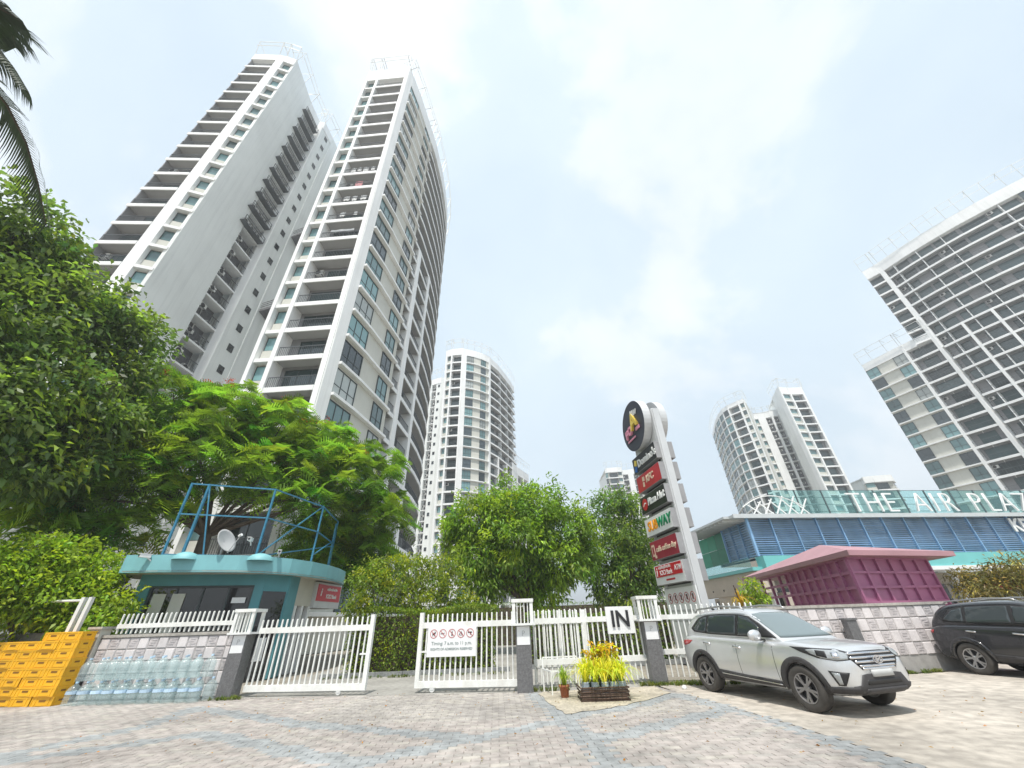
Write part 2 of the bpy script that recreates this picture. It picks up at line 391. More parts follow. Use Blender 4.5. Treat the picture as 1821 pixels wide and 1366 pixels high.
def np_mesh(name, V, Q, tint, material):
    """V (n,3), Q (m,4) quads, tint (m,3) face colours"""
    me = bpy.data.meshes.new(name)
    me.vertices.add(len(V)); me.vertices.foreach_set('co', np.asarray(V, np.float32).ravel())
    me.loops.add(Q.size); me.loops.foreach_set('vertex_index', Q.astype(np.int32).ravel())
    me.polygons.add(len(Q)); me.polygons.foreach_set('loop_start', np.arange(0, Q.size, 4, dtype=np.int32))
    me.update(calc_edges=True); me.validate()
    at = me.attributes.new('tint', 'FLOAT_COLOR', 'FACE')
    at.data.foreach_set('color', np.hstack([tint, np.ones((len(tint), 1))]).astype(np.float32).ravel())
    me.materials.append(material)
    return me
def unit(a): return a / np.maximum(np.linalg.norm(a, axis=1, keepdims=True), 1e-6)
def leaves(P, D, L, Wd, fold=0.25, droop=0.15):
    """one bent quad per leaf: base P, direction D, length L, width Wd"""
    n = len(P); D = unit(D); up = np.tile([0, 0, 1.0], (n, 1)) + RNG.normal(0, 0.45, (n, 3))
    S = unit(np.cross(D, up)); Nn = np.cross(S, D)
    L = np.broadcast_to(L, (n,))[:, None]; Wd = np.broadcast_to(Wd, (n,))[:, None]
    mid = P + D * L * 0.45
    V = np.stack([P, mid + S * Wd / 2 + Nn * Wd * fold, P + D * L - np.array([0, 0, 1.0]) * L * droop, mid - S * Wd / 2 + Nn * Wd * fold], 1)
    return V.reshape(-1, 3), np.arange(4 * n).reshape(n, 4)
def tints(n, base, var=0.18, warm=0.12):
    t = np.ones((n, 3)) * np.asarray(base)
    k = RNG.normal(1, var, (n, 1)); w = RNG.normal(0, warm, (n, 1))
    t = t * np.clip(k, 0.45, 1.7); t[:, 0:1] *= 1 + w; t[:, 2:3] *= 1 - w * 0.5
    return np.clip(t, 0.05, 3)
def crown_pts(blobs, dens, shell=0.5):
    """tuft centres spread through lumpy volumes, denser near their skin"""
    C = []; O = []
    for x, y, z, r in blobs:
        n = int(dens * r * r) + 4
        d = unit(RNG.normal(0, 1, (n, 3)))
        ph = RNG.uniform(0, 6.28, 3)
        lump = 1 + 0.20 * np.sin(d[:, 0] * 4.1 + ph[0]) * np.sin(d[:, 1] * 4.7 + ph[1]) + 0.14 * np.sin(d[:, 2] * 6.3 + ph[2] + d[:, 0] * 3)
        rr = r * lump * (shell + (1.08 - shell) * RNG.uniform(0, 1, n) ** 0.6)
        C.append(np.array([x, y, z]) + d * rr[:, None] * np.array([1, 1, 0.85])); O.append(d)
    return np.vstack(C), np.vstack(O)
def broad_crown(blobs, material, dens=60, per=14, L=0.22, W=0.10, spread=0.22, tint=(1, 1, 1), var=0.16, new=0.12, newtint=(1.7, 1.5, 0.9), shell=0.5, droop=0.3):
    C, O = crown_pts(blobs, dens, shell)
    n = len(C); P = np.repeat(C, per, 0) + RNG.normal(0, spread, (n * per, 3)) * np.array([1, 1, 0.8])
    D = np.repeat(O, per, 0) * 0.8 + RNG.normal(0, 0.65, (n * per, 3)) + np.array([0, 0, -droop])
    k = RNG.uniform(0.7, 1.25, n * per)
    V, Q = leaves(P, D, L * k, W * k)
    tt = tints(n, (1, 1, 1), var, 0.10)
    young = RNG.uniform(0, 1, n) < new
    tt[young] *= np.array(newtint)
    tq = np.repeat(tt, per, 0) * RNG.normal(1, 0.12, (n * per, 1)) * np.array(tint)
    return np_mesh('crown', V, Q, np.clip(tq, 0.05, 3), material)
def fern_crown(blobs, material, dens=55, shell=0.55, flen=0.55, pairs=7, umbrella=0.6, red=0.0):
    """feathery fronds (flame tree): rachis with leaflet pairs"""
    C, O = crown_pts(blobs, dens, shell)
    reps = 8
    n = len(C) * reps
    base = np.repeat(C, reps, 0) + RNG.normal(0, 0.03, (n, 3))
    ang = RNG.uniform(0, 6.28, n)
    D = np.repeat(O, reps, 0) * np.array([0.7, 0.7, 0.35]) + np.stack([np.cos(ang), np.sin(ang), RNG.normal(0.28, 0.40, n)], 1) * 1.1
    D = unit(D)
    Ln = flen * RNG.uniform(0.7, 1.2, n)
    side = unit(np.cross(D, np.tile([0, 0, 1.0], (n, 1)) + RNG.normal(0, 0.55, (n, 3))))
    nn = np.cross(side, D)
    Vs = []; 
    for i in range(pairs):
        t = 0.15 + 0.85 * i / (pairs - 1)
        p = base + D * (Ln * t)[:, None] - np.array([0, 0, 1.0]) * (Ln * 0.62 * t * t)[:, None]
        ll = Ln * (0.34 * math.sin(math.pi * (0.12 + 0.80 * t)) + 0.05)
        for sg in (-1, 1):
            d = unit(side * sg + D * 0.45 - nn * 0.0 + np.array([0, 0, -0.18]))
            w = Ln * 0.080
            a = p - D * (w / 2)[:, None]; b = p + D * (w / 2)[:, None]
            tip = p + d * ll[:, None]
            Vs.append(np.stack([a, tip - D * (w * 0.25)[:, None], tip + D * (w * 0.25)[:, None], b], 1))
    V = np.stack(Vs, 1)            # n, 2*pairs, 4, 3
    m = V.shape[1]
    tt = np.repeat(tints(len(C), (1, 1, 1), 0.28, 0.16), reps, 0) * RNG.normal(1, 0.12, (n, 1))
    tq = np.repeat(tt, m, 0) * RNG.normal(1, 0.07, (n * m, 1))
    V = V.reshape(-1, 3); Q = np.arange(len(V)).reshape(-1, 4)
    return np_mesh('crown', V, Q, np.clip(tq, 0.05, 3), material)
def limbs(blobs, base, fork, r0=0.28, k=0.11, skip=0):
    """tapered trunk from base to fork, then bent limbs to the crown lumps"""
    tr = MB(); b = Vector(base); f = Vector(fork)
    mid = b.lerp(f, 0.5) + Vector((RNG.normal(0, .12), RNG.normal(0, .12), 0))
    tr.tube([b, b + Vector((0, 0, 0.25)), mid, f], [r0 * 1.35, r0 * 1.05, r0 * 0.9, r0 * 0.75], 10)
    br = []
    for i, (x, y, z, r) in enumerate(blobs):
        if (skip and i % skip == 0) or z < f.z + 0.8: continue
        e = Vector((x, y, z)); m = f.lerp(e, 0.5) + Vector((RNG.normal(0, .25), RNG.normal(0, .25), 0.10 * math.hypot(e.x - f.x, e.y - f.y)))
        q = MB(); q.tube([f - Vector((0, 0, 0.1)), f.lerp(m, 0.5), m, m.lerp(e, 0.6), e + Vector((0, 0, r * 0.3))], [r0 * k * 3.2, r0 * k * 2.7, r0 * k * 2, r0 * k * 1.3, 0.02], 7)
        br.append(q)
    return tr, br
def tree(name, label, cat, blobs, base, fork, crown_mesh, r0=0.28, group=None, skip=0):
    t = thing(name, label, cat, base, group)
    tr, br = limbs(blobs, base, fork, r0, skip=skip)
    put('trunk', tr.mesh('trunk', BARK, True), t)
    for q in br: put('branch', q.mesh('branch', BARK, True), t)
    put('crown', crown_mesh, t)
    return t
def scaled(blobs, k, dz=0.0):
    return [(x * k, y * k, EYE + (z - EYE) * k + dz, r * k) for x, y, z, r in blobs]
# ------------------------------------------------------------------ lettering and other mesh data prepared first
def prep_text():
    tm = tmesh
    tm('IN', 'IN', 0.56, 0.03, 0.010, BLACKS)
    tm('dom', "Domino's", 0.47, 0.03, 0.014, LETTERW)
    tm('kfc', 'KFC', 0.40, 0.03, 0.012, CREAMT, shear=0.2)
    tm('pizza', 'Pizza Hut', 0.40, 0.03, 0.012, LETTERW, shear=0.25)
    tm('sub', 'SUB', 0.52, 0.03, 0.012, ORANGE, shear=0.15)
    tm('way', 'WAY', 0.52, 0.03, 0.012, GREENT, shear=0.15)
    tm('cafe', 'café coffee day', 0.28, 0.02, 0.006, CREAMT)
    tm('bank', 'ICICI Bank', 0.235, 0.02, 0.003, LETTERW)
    tm('bankh', '\u0906\u0908\u0938\u0940\u0906\u0908\u0938\u0940\u0906\u0908 \u092c\u0948\u0902\u0915', 0.13, 0.02, 0.001, LETTERW)
    tm('i', 'i', 0.44, 0.02, 0.012, LETTERW, shear=0.15)
    tm('atm', 'ATM', 0.25, 0.02, 0.005, LETTERW)
    tm('mallkfc', 'KFC', 1.7, 0.12, 0.05, LETTERW)
    for ch in 'THEAIRPLZ':
        tm('L' + ch, ch, 2.75, 0.14, -0.05, LETTERW)
    tm('timing', 'Timing: 7 a.m. to 11 p.m.', 0.112, 0.004, 0.001, TEXTG)
    tm('rights', 'RIGHTS OF ADMISSION RESERVED', 0.076, 0.004, 0.0015, TEXTG)
    tm('plaqueP', 'P', 0.17, 0.004, 0.0, TEXTLG)
    tm('disc1', 'F', 0.55, 0.10, 0.03, PINKT)
    tm('disc2', 'O', 0.55, 0.10, 0.03, PINKT)
    tm('disc3', 'A', 1.0, 0.10, 0.03, YELT)
    tm('doorb', 'ICICI Bank', 0.12, 0.004, 0.002, BLACKS)
prep_text()

def ring_sign(r, w, material, depth=0.006, bar=True):
    """prohibition ring: flat annulus with a diagonal bar, in the xz plane facing -y"""
    m = MB(); n = 24
    for j in range(n):
        a0 = 2 * math.pi * j / n; a1 = 2 * math.pi * (j + 1) / n
        q = [(math.cos(a) * rr, y, math.sin(a) * rr) for y in (0, -depth) for a, rr in ((a0, r), (a1, r), (a1, r - w), (a0, r - w))]
        m.add(q, [(4, 5, 6, 7), (0, 1, 5, 4), (3, 7, 6, 2)])
    if bar: m.bar((-0.70 * r, -depth / 2, 0.70 * r), (0.70 * r, -depth / 2, -0.70 * r), depth, w, up=(1, 0, 1))
    return m.mesh('ring', material)

# ------------------------------------------------------------------ ground, road, driveway
def struct(name, me, M=None):
    o = put(name, me, None, M); o['kind'] = 'structure'; return o
GROUND = mat('ground_dirt', (0.26, 0.235, 0.195), 0.95, var=0.25, scale=0.35, noise2=0.22, bump=0.5, bscale=18)
ROADC = mat('road_concrete', (0.40, 0.365, 0.32), 0.9, var=0.24, scale=0.5, noise2=0.2, streak=0.3, dirt=(0.22, 0.2, 0.175), bump=0.35, bscale=35)
DRIVE = mat('driveway_asphalt', (0.30, 0.29, 0.27), 0.92, var=0.18, scale=0.8, noise2=0.15, bump=0.4, bscale=30)
SAND = mat('sandy_earth', (0.40, 0.36, 0.29), 0.95, var=0.22, scale=2.2, noise2=0.2, bump=0.6, bscale=30)
BEDDING = mat('paver_bedding', (0.27, 0.25, 0.23), 0.95, var=0.2, scale=4)
def pavermat(name, c):
    return mat(name, c, 0.85, var=0.24, scale=0.55, rnd=0.0, noise2=0.2, streak=0.25, dirt=(0.2, 0.19, 0.175), bump=0.3, bscale=45)
PAVA = pavermat('paver_rose_grey', (0.345, 0.312, 0.292)); PAVB = pavermat('paver_grey', (0.325, 0.303, 0.283))
PAVC = pavermat('paver_blue_grey', (0.275, 0.29, 0.297)); PAVD = pavermat('paver_worn', (0.37, 0.345, 0.312))
PAVS = [PAVA, PAVB, PAVC, PAVD]

def sheet(poly, z, cell=None):
    m = MB(); m.add([(x, y, z) for x, y in poly], [tuple(range(len(poly)))]); return m
struct('ground', sheet([(-3000, -3000), (3000, -3000), (3000, 3000), (-3000, 3000)], -0.035).mesh('ground', GROUND))
bound = [(3.45, 13.4), (3.62, 11.75), (4.02, 9.9), (4.32, 8.2), (4.52, 6.49), (4.75, 4.5), (5.0, 2.0), (5.2, -3)]
road_poly = [(5.2, -3), (60, -3), (60, 20), (14.5, 15.1), (11.9, 13.3), (6.8, 12.42), (5.2, 13.0), (3.45, 13.4)] + bound[1:-1]
struct('road', sheet(road_poly, 0.0).mesh('road', ROADC))
pave_poly = [(-22, -3), (5.2, -3)] + bound[::-1][1:-1] + [(3.5, 12.4), (0.35, 12.1), (-0.1, 12.2), (-7.6, 12.75), (-22, 13.3)]
pave = struct('pavement', sheet(pave_poly, -0.008).mesh('pavement', BEDDING))
drive_poly = [(-7.7, 12.75), (-0.1, 12.2), (0.3, 12.12), (3.5, 12.4), (3.5, 13.4), (8, 40), (8, 90), (-12, 90), (-9, 30), (-7.8, 17)]
struct('driveway', sheet(drive_poly, -0.004).mesh('driveway', DRIVE))
sand_poly = [(0.42, 11.75), (0.80, 9.45), (1.6, 9.78), (2.25, 10.2), (3.45, 11.30), (3.40, 12.36), (0.5, 12.1)]
SANDZ = 0.012
ms = MB()
_sp = []
for i in range(len(sand_poly)):
    a, b = sand_poly[i], sand_poly[(i + 1) % len(sand_poly)]
    for q in range(9):
        p = lerp(a, b, q / 9); _sp.append((p[0] + random.uniform(-.05, .05), p[1] + random.uniform(-.05, .05)))
sand_poly = _sp
# a slightly uneven patch of bare earth
gx, gy = 26, 24
def inside(p, poly):
    x, y = p; c = False; n = len(poly)
    for i in range(n):
        x0, y0 = poly[i]; x1, y1 = poly[(i + 1) % n]
        if (y0 > y) != (y1 > y) and x < (x1 - x0) * (y - y0) / (y1 - y0) + x0: c = not c
    return c
ms.add([(x, y, SANDZ) for x, y in sand_poly], [tuple(range(len(sand_poly)))])
struct('bare_earth', ms.mesh('bare_earth', SAND))

# block paving: blue-grey bands in zigzag across rose-grey fields
def segd(p, a, b):
    ax, ay = a; bx, by = b; px, py = p
    dx, dy = bx - ax, by - ay; k = max(0, min(1, ((px - ax) * dx + (py - ay) * dy) / (dx * dx + dy * dy)))
    return math.hypot(px - ax - k * dx, py - ay - k * dy)
BANDS = [((0.25, 12.0), (0.80, 8.9)), ((0.80, 8.9), (1.10, 6.4)), ((1.10, 6.4), (1.35, 3.5)), ((0.9, 9.3), (2.19, 9.98)), ((2.19, 9.98), (3.45, 11.25)), ((3.45, 11.25), (4.15, 9.0)), ((4.15, 9), (4.4, 6.2)),
         ((1.0, 7.49), (2.4, 8.45)), ((2.4, 8.45), (3.95, 9.45)), ((-5.6, 8.85), (-3.29, 7.45)), ((-3.29, 7.45), (-2.26, 6.85)), ((-2.26, 6.85), (-0.63, 8.05)), ((-0.63, 8.05), (0.7, 8.95)),
         ((-7.6, 11.4), (-4.13, 9.35)), ((-4.13, 9.35), (-0.8, 7.95)), ((-8.1, 7.5), (-7.35, 9.6)), ((-7.35, 9.6), (-7.7, 11.5)), ((-5.6, 8.85), (-7.9, 7.3)), ((-2.26, 6.85), (-3.4, 5.6)), ((1.1, 6.4), (-0.7, 5.2)), ((1.1, 6.4), (3.2, 5.1))]
pw, ph = 0.25, 0.125
rot = R(3)
pieces = []
ca, sa = math.cos(rot), math.sin(rot)
for j in range(-4, 105):
    for i in range(-62, 26):
        lx = i * pw + (pw / 2 if j % 2 else 0); ly = j * ph
        x = lx * ca - ly * sa; y = 3.0 + lx * sa + ly * ca
        if not (-13.5 < x < 5.3 and 4.6 < y < 13.2): continue
        if y > 12.68 - (x + 7.6) * 0.073 + (0.12 if x < -7.6 else 0) or not inside((x, y), pave_poly): continue
        d = min(segd((x, y), a, b) for a, b in BANDS)
        h = RNG.uniform()
        if d < 0.21: k = 2
        elif x > -4.2 and y > 9.2: k = 1 if h < 0.75 else 3
        else: k = 0 if h < 0.62 else (1 if h < 0.85 else 3)
        pieces.append((x, y, k))
def paver_mb(m, x, y, ang, dz, tx, ty):
    hw, hh = pw / 2 - 0.0025, ph / 2 - 0.0025; c, s = math.cos(ang), math.sin(ang); b = 0.006
    V = []
    for (ex, ey, z) in [(hw, hh, -0.012), (hw - b, hh - b, 0.0)]:
        for sx, sy in ((-1, -1), (1, -1), (1, 1), (-1, 1)):
            px, py = sx * ex, sy * ey
            V.append((x + px * c - py * s, y + px * s + py * c, z + 0.004 + dz + px * tx + py * ty))
    m.add(V, [(4, 5, 6, 7), (0, 1, 5, 4), (1, 2, 6, 5), (2, 3, 7, 6), (3, 0, 4, 7)])
pieces.sort(key=lambda p: math.hypot(p[0] - 0, (p[1]) * 1.0) if abs(p[0]) < 0.85 * (p[1]) + 0.4 and p[1] > 5.7 else 99)
PM = {}
for k in range(4):
    for v in range(3):
        m = MB(); paver_mb(m, 0, 0, rot, RNG.uniform(-0.0015, 0.0015), RNG.normal(0, 0.006), RNG.normal(0, 0.008)); PM[k, v] = m.mesh('paving_block', PAVS[k])
for x, y, k in pieces[:298]:
    put('paving_block', PM[k, random.randrange(3)], pave, T(x, y, 0))
far = MB()
for x, y, k in pieces[298:]:
    n0 = len(far.m); paver_mb(far, x, y, rot + RNG.normal(0, 0.006), RNG.uniform(-0.002, 0.002), RNG.normal(0, 0.006), RNG.normal(0, 0.008))
    for q in range(n0, len(far.m)): far.m[q] = k
o = put('paving_blocks', far.mesh('paving_blocks', PAVS), pave); o['kind'] = 'stuff'
# ------------------------------------------------------------------ apartment towers
MC = {}
def cached(key, fn):
    if key not in MC: MC[key] = fn()
    return MC[key]
def m_slab(w, dep, ends=True):
    m = MB(); m.box(0, -0.06, -0.16, w, dep, 0.0); m.box(0, -0.055, -0.18, w, dep, -0.161, 1); m.box(0, -0.16, -0.34, w, -0.06, 0.12); return m.mesh('slab', [WHITE, SOFF_SHADE])
def m_rail(w, fine):
    m = MB(); m.box(0.03, -0.03, 1.12, w - 0.03, 0.03, 1.17)
    m.box(0.03, -0.02, 0.16, w - 0.03, 0.02, 0.19)
    n = max(2, int(w / fine))
    for i in range(n + 1):
        x = 0.04 + (w - 0.08) * i / n; t = 0.018 if i % 6 else 0.03
        m.box(x - t / 2, -0.012, 0.12, x + t / 2, 0.012, 1.12)
    return m.mesh('railing', RAILM)
def m_win(w, h, cols, rows, d=0.06, t=0.06):
    m = MB(); m.box(0, -d, 0, w, 0, t); m.box(0, -d, h - t, w, 0, h); m.box(0, -d, t, t, 0, h - t); m.box(w - t, -d, t, w, 0, h - t)
    for i in range(1, cols):
        x = w * i / cols; m.box(x - t * 0.4, -d * 0.8, t, x + t * 0.4, 0, h - t)
    if rows > 1:
        z = h * 0.38
        for i in range(cols):
            x0 = w * i / cols + t; x1 = w * (i + 1) / cols - t; m.box(x0, -d * 0.7, z - t * 0.35, x1, 0, z + t * 0.35)
    return m.mesh('window', FRAMED)
def m_box(name, material, *b):
    m = MB(); m.box(*b); return m.mesh(name, material)
def m_ac():
    m = MB(); m.box(0, -0.3, 0, 0.85, 0, 0.6, 0)
    m.lathe([(0.02, -0.302), (0.24, -0.304), (0.25, -0.316), (0.27, -0.316), (0.27, -0.29)], 14, 1, 'y', (0.32, 0, 0.3))
    m.box(0.05, -0.3, -0.06, 0.1, 0, 0.0, 1); m.box(0.75, -0.3, -0.06, 0.8, 0, 0.0, 1)
    return m.mesh('ac_unit', [ACM, BLACKP])

def tower(name, label, loc, path, bays, back, z0, fh, nf, ztop, group='apartment towers', fine=0.16, panes=True, frame_h=3.4, posts=(), coredepth=1.8, tops=None, into=None, zbase=0.0):
    """path: plan points; bays[i] = list of (kind, first floor, last floor) between path[i] and path[i+1]"""
    assert len(bays) == len(path) - 1, (label, len(bays), len(path))
    t = into or thing(name, label, 'apartment tower', loc, group)
    n = len(path)
    # inset line for the core
    nor = []
    for a, b in zip(path, path[1:]):
        d = Vector((b[0] - a[0], b[1] - a[1])).normalized(); nor.append(Vector((-d.y, d.x)))
    inner = []
    for i in range(n):
        if i == 0: q = nor[0]
        elif i == n - 1: q = nor[-1]
        else:
            q = (nor[i - 1] + nor[i]); q = q.normalized() / max(0.5, q.normalized().dot(nor[i]))
        inner.append((path[i][0] + q.x * coredepth, path[i][1] + q.y * coredepth))
    core = MB(); core.prism(inner + back, zbase, ztop - 0.6); put('core_wall', core.mesh('core_wall', GREYW), t)
    for i, spec in enumerate(bays):
        a, b = path[i], path[i + 1]; w = dist(a, b)
        if isinstance(spec, str): spec = [(spec, 0, nf)]
        LF = local_frame(a, b)
        wk = round(w, 2)
        btop = (tops or {}).get(i, ztop)
        for kind, f0, f1 in spec:
            za = zbase if f0 == 0 else z0 + f0 * fh
            zb = btop if f1 >= nf else z0 + f1 * fh
            k = kind.split(':')[0]
            if k in ('solid', 'grey', 'skin'):
                put('wall', m_box('wall', GREYW if k == 'grey' else WHITE, 0, -0.10, za, w, 1.77 if k == 'solid' else 0.28, zb), t, LF); continue
            if k == 'pillar':
                put('pillar', m_box('pillar', WHITE, 0, -0.22, za, w, 1.77, zb), t, LF); continue
            if f1 >= nf:   # parapet above the last floor
                put('parapet', m_box('parapet', WHITE, 0, -0.12, z0 + nf * fh - 0.38, w, 1.75, zb), t, LF)
                zb = z0 + nf * fh - 0.38
            if k in ('win', 'cream'):
                put('wall', m_box('wall', CREAM, 0.0, 0.06, za, w, 1.75, zb), t, LF)
            elif k == 'nwin':
                put('wall', m_box('wall', CREAM, 0.0, 0.42, za, w, 1.75, zb), t, LF)
            elif k == 'sw':
                put('wall', m_box('wall', GREYW, 0.0, 0.0, za, w, 1.75, zb), t, LF)
            elif k == 'ac':
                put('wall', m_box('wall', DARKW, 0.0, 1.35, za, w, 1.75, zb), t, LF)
            else:
                put('wall', m_box('wall', INNER_SHADE, 0.0, 1.12, za, w, 1.75, zb), t, LF)
            for f in range(f0, f1):
                z = z0 + f * fh
                if z < -0.5: continue
                P = LF @ T(0, 0, z)
                if k in ('bal', 'open'):
                    put('slab', cached(('s', wk), lambda: m_slab(w, 1.12)), t, P)
                    put('railing', cached(('r', wk, fine), lambda: m_rail(w, fine)), t, P)
                    dw = w * 0.86
                    if w > 3.6 and (f * 7 + i * 3) % 3 == 0: dw = w * 0.55
                    dk = round(dw, 2)
                    do = put('door', cached(('d', dk), lambda: m_win(dw, 2.5, max(2, int(dw / 0.9)), 1)), t, P @ T((w - dw) * (0.5 if (f + i) % 2 else 0.7), 1.115, 0.02))
                    put('pane', cached(('dp', dk), lambda: m_box('pane', DOORG, 0.05, -0.02, 0.05, dw - 0.05, 0.0, 2.45)), do, WM[do.name])
                    if fine < 0.5 and (f * 11 + i * 7) % 5 == 0: put('ac_unit', cached('ac', m_ac), t, P @ T(0.12, 1.05, 1.75))
                    if w > 4.5 and k == 'open':
                        put('partition', cached(('pt', 0), lambda: m_box('partition', WHITE, 0, 0.0, 0, 0.12, 1.12, 2.7)), t, P @ T(w * 0.4, 0, 0))
                elif k == 'nwin':
                    put('slab', cached(('ns', wk), lambda: m_box('slab', WHITE, 0, -0.10, -0.30, w, 0.42, 0.06)), t, P)
                    put('spandrel', cached(('sp', wk), lambda: m_box('spandrel', CREAM, 0.06, 0.30, 0.06, w - 0.06, 0.42, 1.15)), t, P)
                    do = put('window', cached(('nw', wk), lambda: m_win(w - 0.16, fh - 1.6, 1, 1)), t, P @ T(0.08, 0.40, 1.15))
                    put('pane', cached(('nwp', wk), lambda: m_box('pane', PANE, 0.05, -0.03, 0.05, w - 0.21, 0.0, fh - 1.65)), do, WM[do.name])
                elif k == 'win':
                    cols = int(kind.split(':')[1])
                    put('ledge', cached(('lg', wk), lambda: m_box('ledge', WHITE, 0, -0.34, -0.13, w, 0.1, 0.13)), t, P)
                    do = put('window', cached(('w', wk, cols), lambda: m_win(w, fh - 0.55, cols, 2, 0.10, 0.075)), t, P @ T(0, 0.055, 0.13))
                    PM_ = (PANE, PANE, PANEC, PANE, PANED, PANE, PANED)[(f * 5 + i * 3 + (f * f) % 4) % 7]
                    if panes:
                        put('pane', cached(('wp', wk, cols, PM_.name), lambda: m_box('pane', PM_, 0.06, -0.035, 0.06, w - 0.06, 0.0, fh - 0.6)), do, WM[do.name])
                elif k == 'cream':
                    put('ledge', cached(('lg', wk), lambda: m_box('ledge', WHITE, 0, -0.34, -0.13, w, 0.1, 0.13)), t, P)
                elif k == 'sw':
                    do = put('window', cached(('sw', 0), lambda: m_win(0.75, 0.95, 1, 2)), t, P @ T(w * 0.55 - 0.35, -0.005, 1.15))
                    put('pane', cached(('swp', 0), lambda: m_box('pane', DARKGL, 0.04, -0.03, 0.04, 0.71, 0.0, 0.91)), do, WM[do.name])
                elif k == 'ac':
                    put('slab', cached(('as', wk), lambda: m_box('slab', WHITE, 0, -0.05, -0.22, w, 1.35, 0.0)), t, P)
                    put('ac_unit', cached('ac', m_ac), t, P @ T(max(0.1, w * 0.12), 0.65, 0.9 + 0.25 * ((f * 5) % 3)))
                    if w > 1.9: put('ac_unit', cached('ac', m_ac), t, P @ T(w - 0.95, 1.0, 0.25))
                    if fine < 0.3:
                        put('pipe', cached('pipe', lambda: MB().tube([(0, 0, 0), (0, 0, fh)], 0.06, 6).mesh('pipe', ACM)), t, P @ T(w * 0.5, 1.2, 0))
                        put('railing', cached(('ar', wk), lambda: m_rail(w, 0.3)), t, P)
    for i, f0, f1 in posts:
        a, b = (path[i], path[i + 1]) if i < n - 1 else (path[i - 1], path[i])
        M = T(path[i][0], path[i][1], 0) @ RZ(math.atan2(b[1] - a[1], b[0] - a[0]))
        put('pillar', m_box('pillar', WHITE, -0.22, -0.24, max(zbase, z0 + f0 * fh) if f0 else zbase, 0.22, 1.7, z0 + f1 * fh - 0.3), t, M)
    # roof slab and the light steel screen above it
    rs = MB(); rs.prism(path + back, ztop - 0.55, ztop - 0.25); put('roof', rs.mesh('roof', GREYW), t)
    if frame_h:
        fr = MB()
        for i, (a, b) in enumerate(zip(path, path[1:])):
            zt = (tops or {}).get(i, ztop)
            if zt < ztop: continue
            o1 = nor[i] * -0.7
            A = (a[0] + o1.x, a[1] + o1.y); B = (b[0] + o1.x, b[1] + o1.y)
            for hz in (1.0, 0.55): fr.bar((A[0], A[1], zt + frame_h * hz), (B[0], B[1], zt + frame_h * hz), 0.08)
            kx = max(1, int(dist(a, b) / 2.2))
            for q in range(kx + 1):
                p = lerp(A, B, q / kx); p0 = lerp(a, b, q / kx)
                fr.bar((p0[0], p0[1], zt - 0.3), (p[0], p[1], zt + frame_h), 0.07)
                ins = nor[i] * 1.6
                fr.bar((p[0], p[1], zt + frame_h), (p0[0] + ins.x, p0[1] + ins.y, zt + frame_h), 0.06)
        put('roof_screen', fr.mesh('roof_screen', STEELW), t)
    return t

B_path = [(-21.83, 25.56), (-21.5, 25.55), (-20.11, 25.47), (-19.72, 25.45), (-15.6, 25.22), (-15.15, 25.21), (-14.83, 26.31), (-14.19, 29.23), (-13.71, 32.38), (-13.41, 34.39), (-13.29, 35.18), (-13.11, 36.42), (-13.0, 37.45), (-12.8, 41.6), (-12.76, 42.4), (-12.82, 46.2), (-13.1, 50.2), (-13.75, 54), (-15, 58), (-17, 62)]
up = 15
Bt = tower('apartment_tower', 'tall white tower with curved right facade rising just behind the flame tree', (-17, 30, 0), B_path,
      ['pillar', 'nwin', 'pillar', 'bal', 'solid', 'skin', 'win:3', 'cream', 'win:2', 'cream', [('bal', 0, 25)], [('pillar', 0, up), ('open', up, 25)],
       [('bal', 0, up), ('open', up, 25)], [('pillar', 0, up), ('open', up, 25)], [('bal', 0, up), ('open', up, 25)], [('bal', 0, up), ('open', up, 25)], [('bal', 0, up), ('open', up, 25)], 'bal', 'bal'],
      [(-26, 60), (-24.5, 40), (-23.5, 32)], 2.25, 3.07, 24, 79.2)
A_path = [(-39.9, 23.25), (-36.05, 23.45), (-35.0, 23.65), (-33.65, 24.15), (-34.1, 30.1), (-33.95, 33.2), (-33.0, 33.35), (-32.75, 36.0), (-32.6, 38.2)]
At = tower('apartment_tower', 'white tower with a broad blank side wall, left of the curved tower', (-37, 28, 0), A_path,
      ['bal', 'solid', 'nwin', 'grey', 'ac', 'solid', 'sw', 'grey'],
      [(-40, 46), (-50, 40), (-46, 30)], 79.0 - 26 * 3.01, 3.01, 26, 80.6, coredepth=1.81)
put('side_wall', m_box('side_wall', INNER_SHADE, 0.0, 0.02, 0, 0.12, 1.6, 79.0), At, local_frame(A_path[0], A_path[1]))
LA = local_frame((-34.1, 30.1), (-33.95, 33.2))
for f in range(15, 26):
    z = 79.0 - 26 * 3.01 + f * 3.01
    put('ac_bracket', cached('acb', lambda: MB().box(-0.9, -0.85, -0.16, 2.9, 0.0, -0.04).bar((-0.9, -0.82, .9), (2.9, -0.82, .9), .06).bar((-0.9, -0.82, .45), (2.9, -0.82, .45), .05).bar((-.87, -0.82, -.1), (-.87, -0.82, .92), .06).bar((1, -0.82, -.1), (1, -0.82, .92), .06).bar((2.87, -0.82, -.1), (2.87, -0.82, .92), .06).mesh('ac_bracket', RAILM)), At, LA @ T(0, 0, z))
    for q in (-0.7, 0.5, 1.7): put('ac_unit', cached('ac', m_ac), At, LA @ T(q, -0.25, z + 0.02))
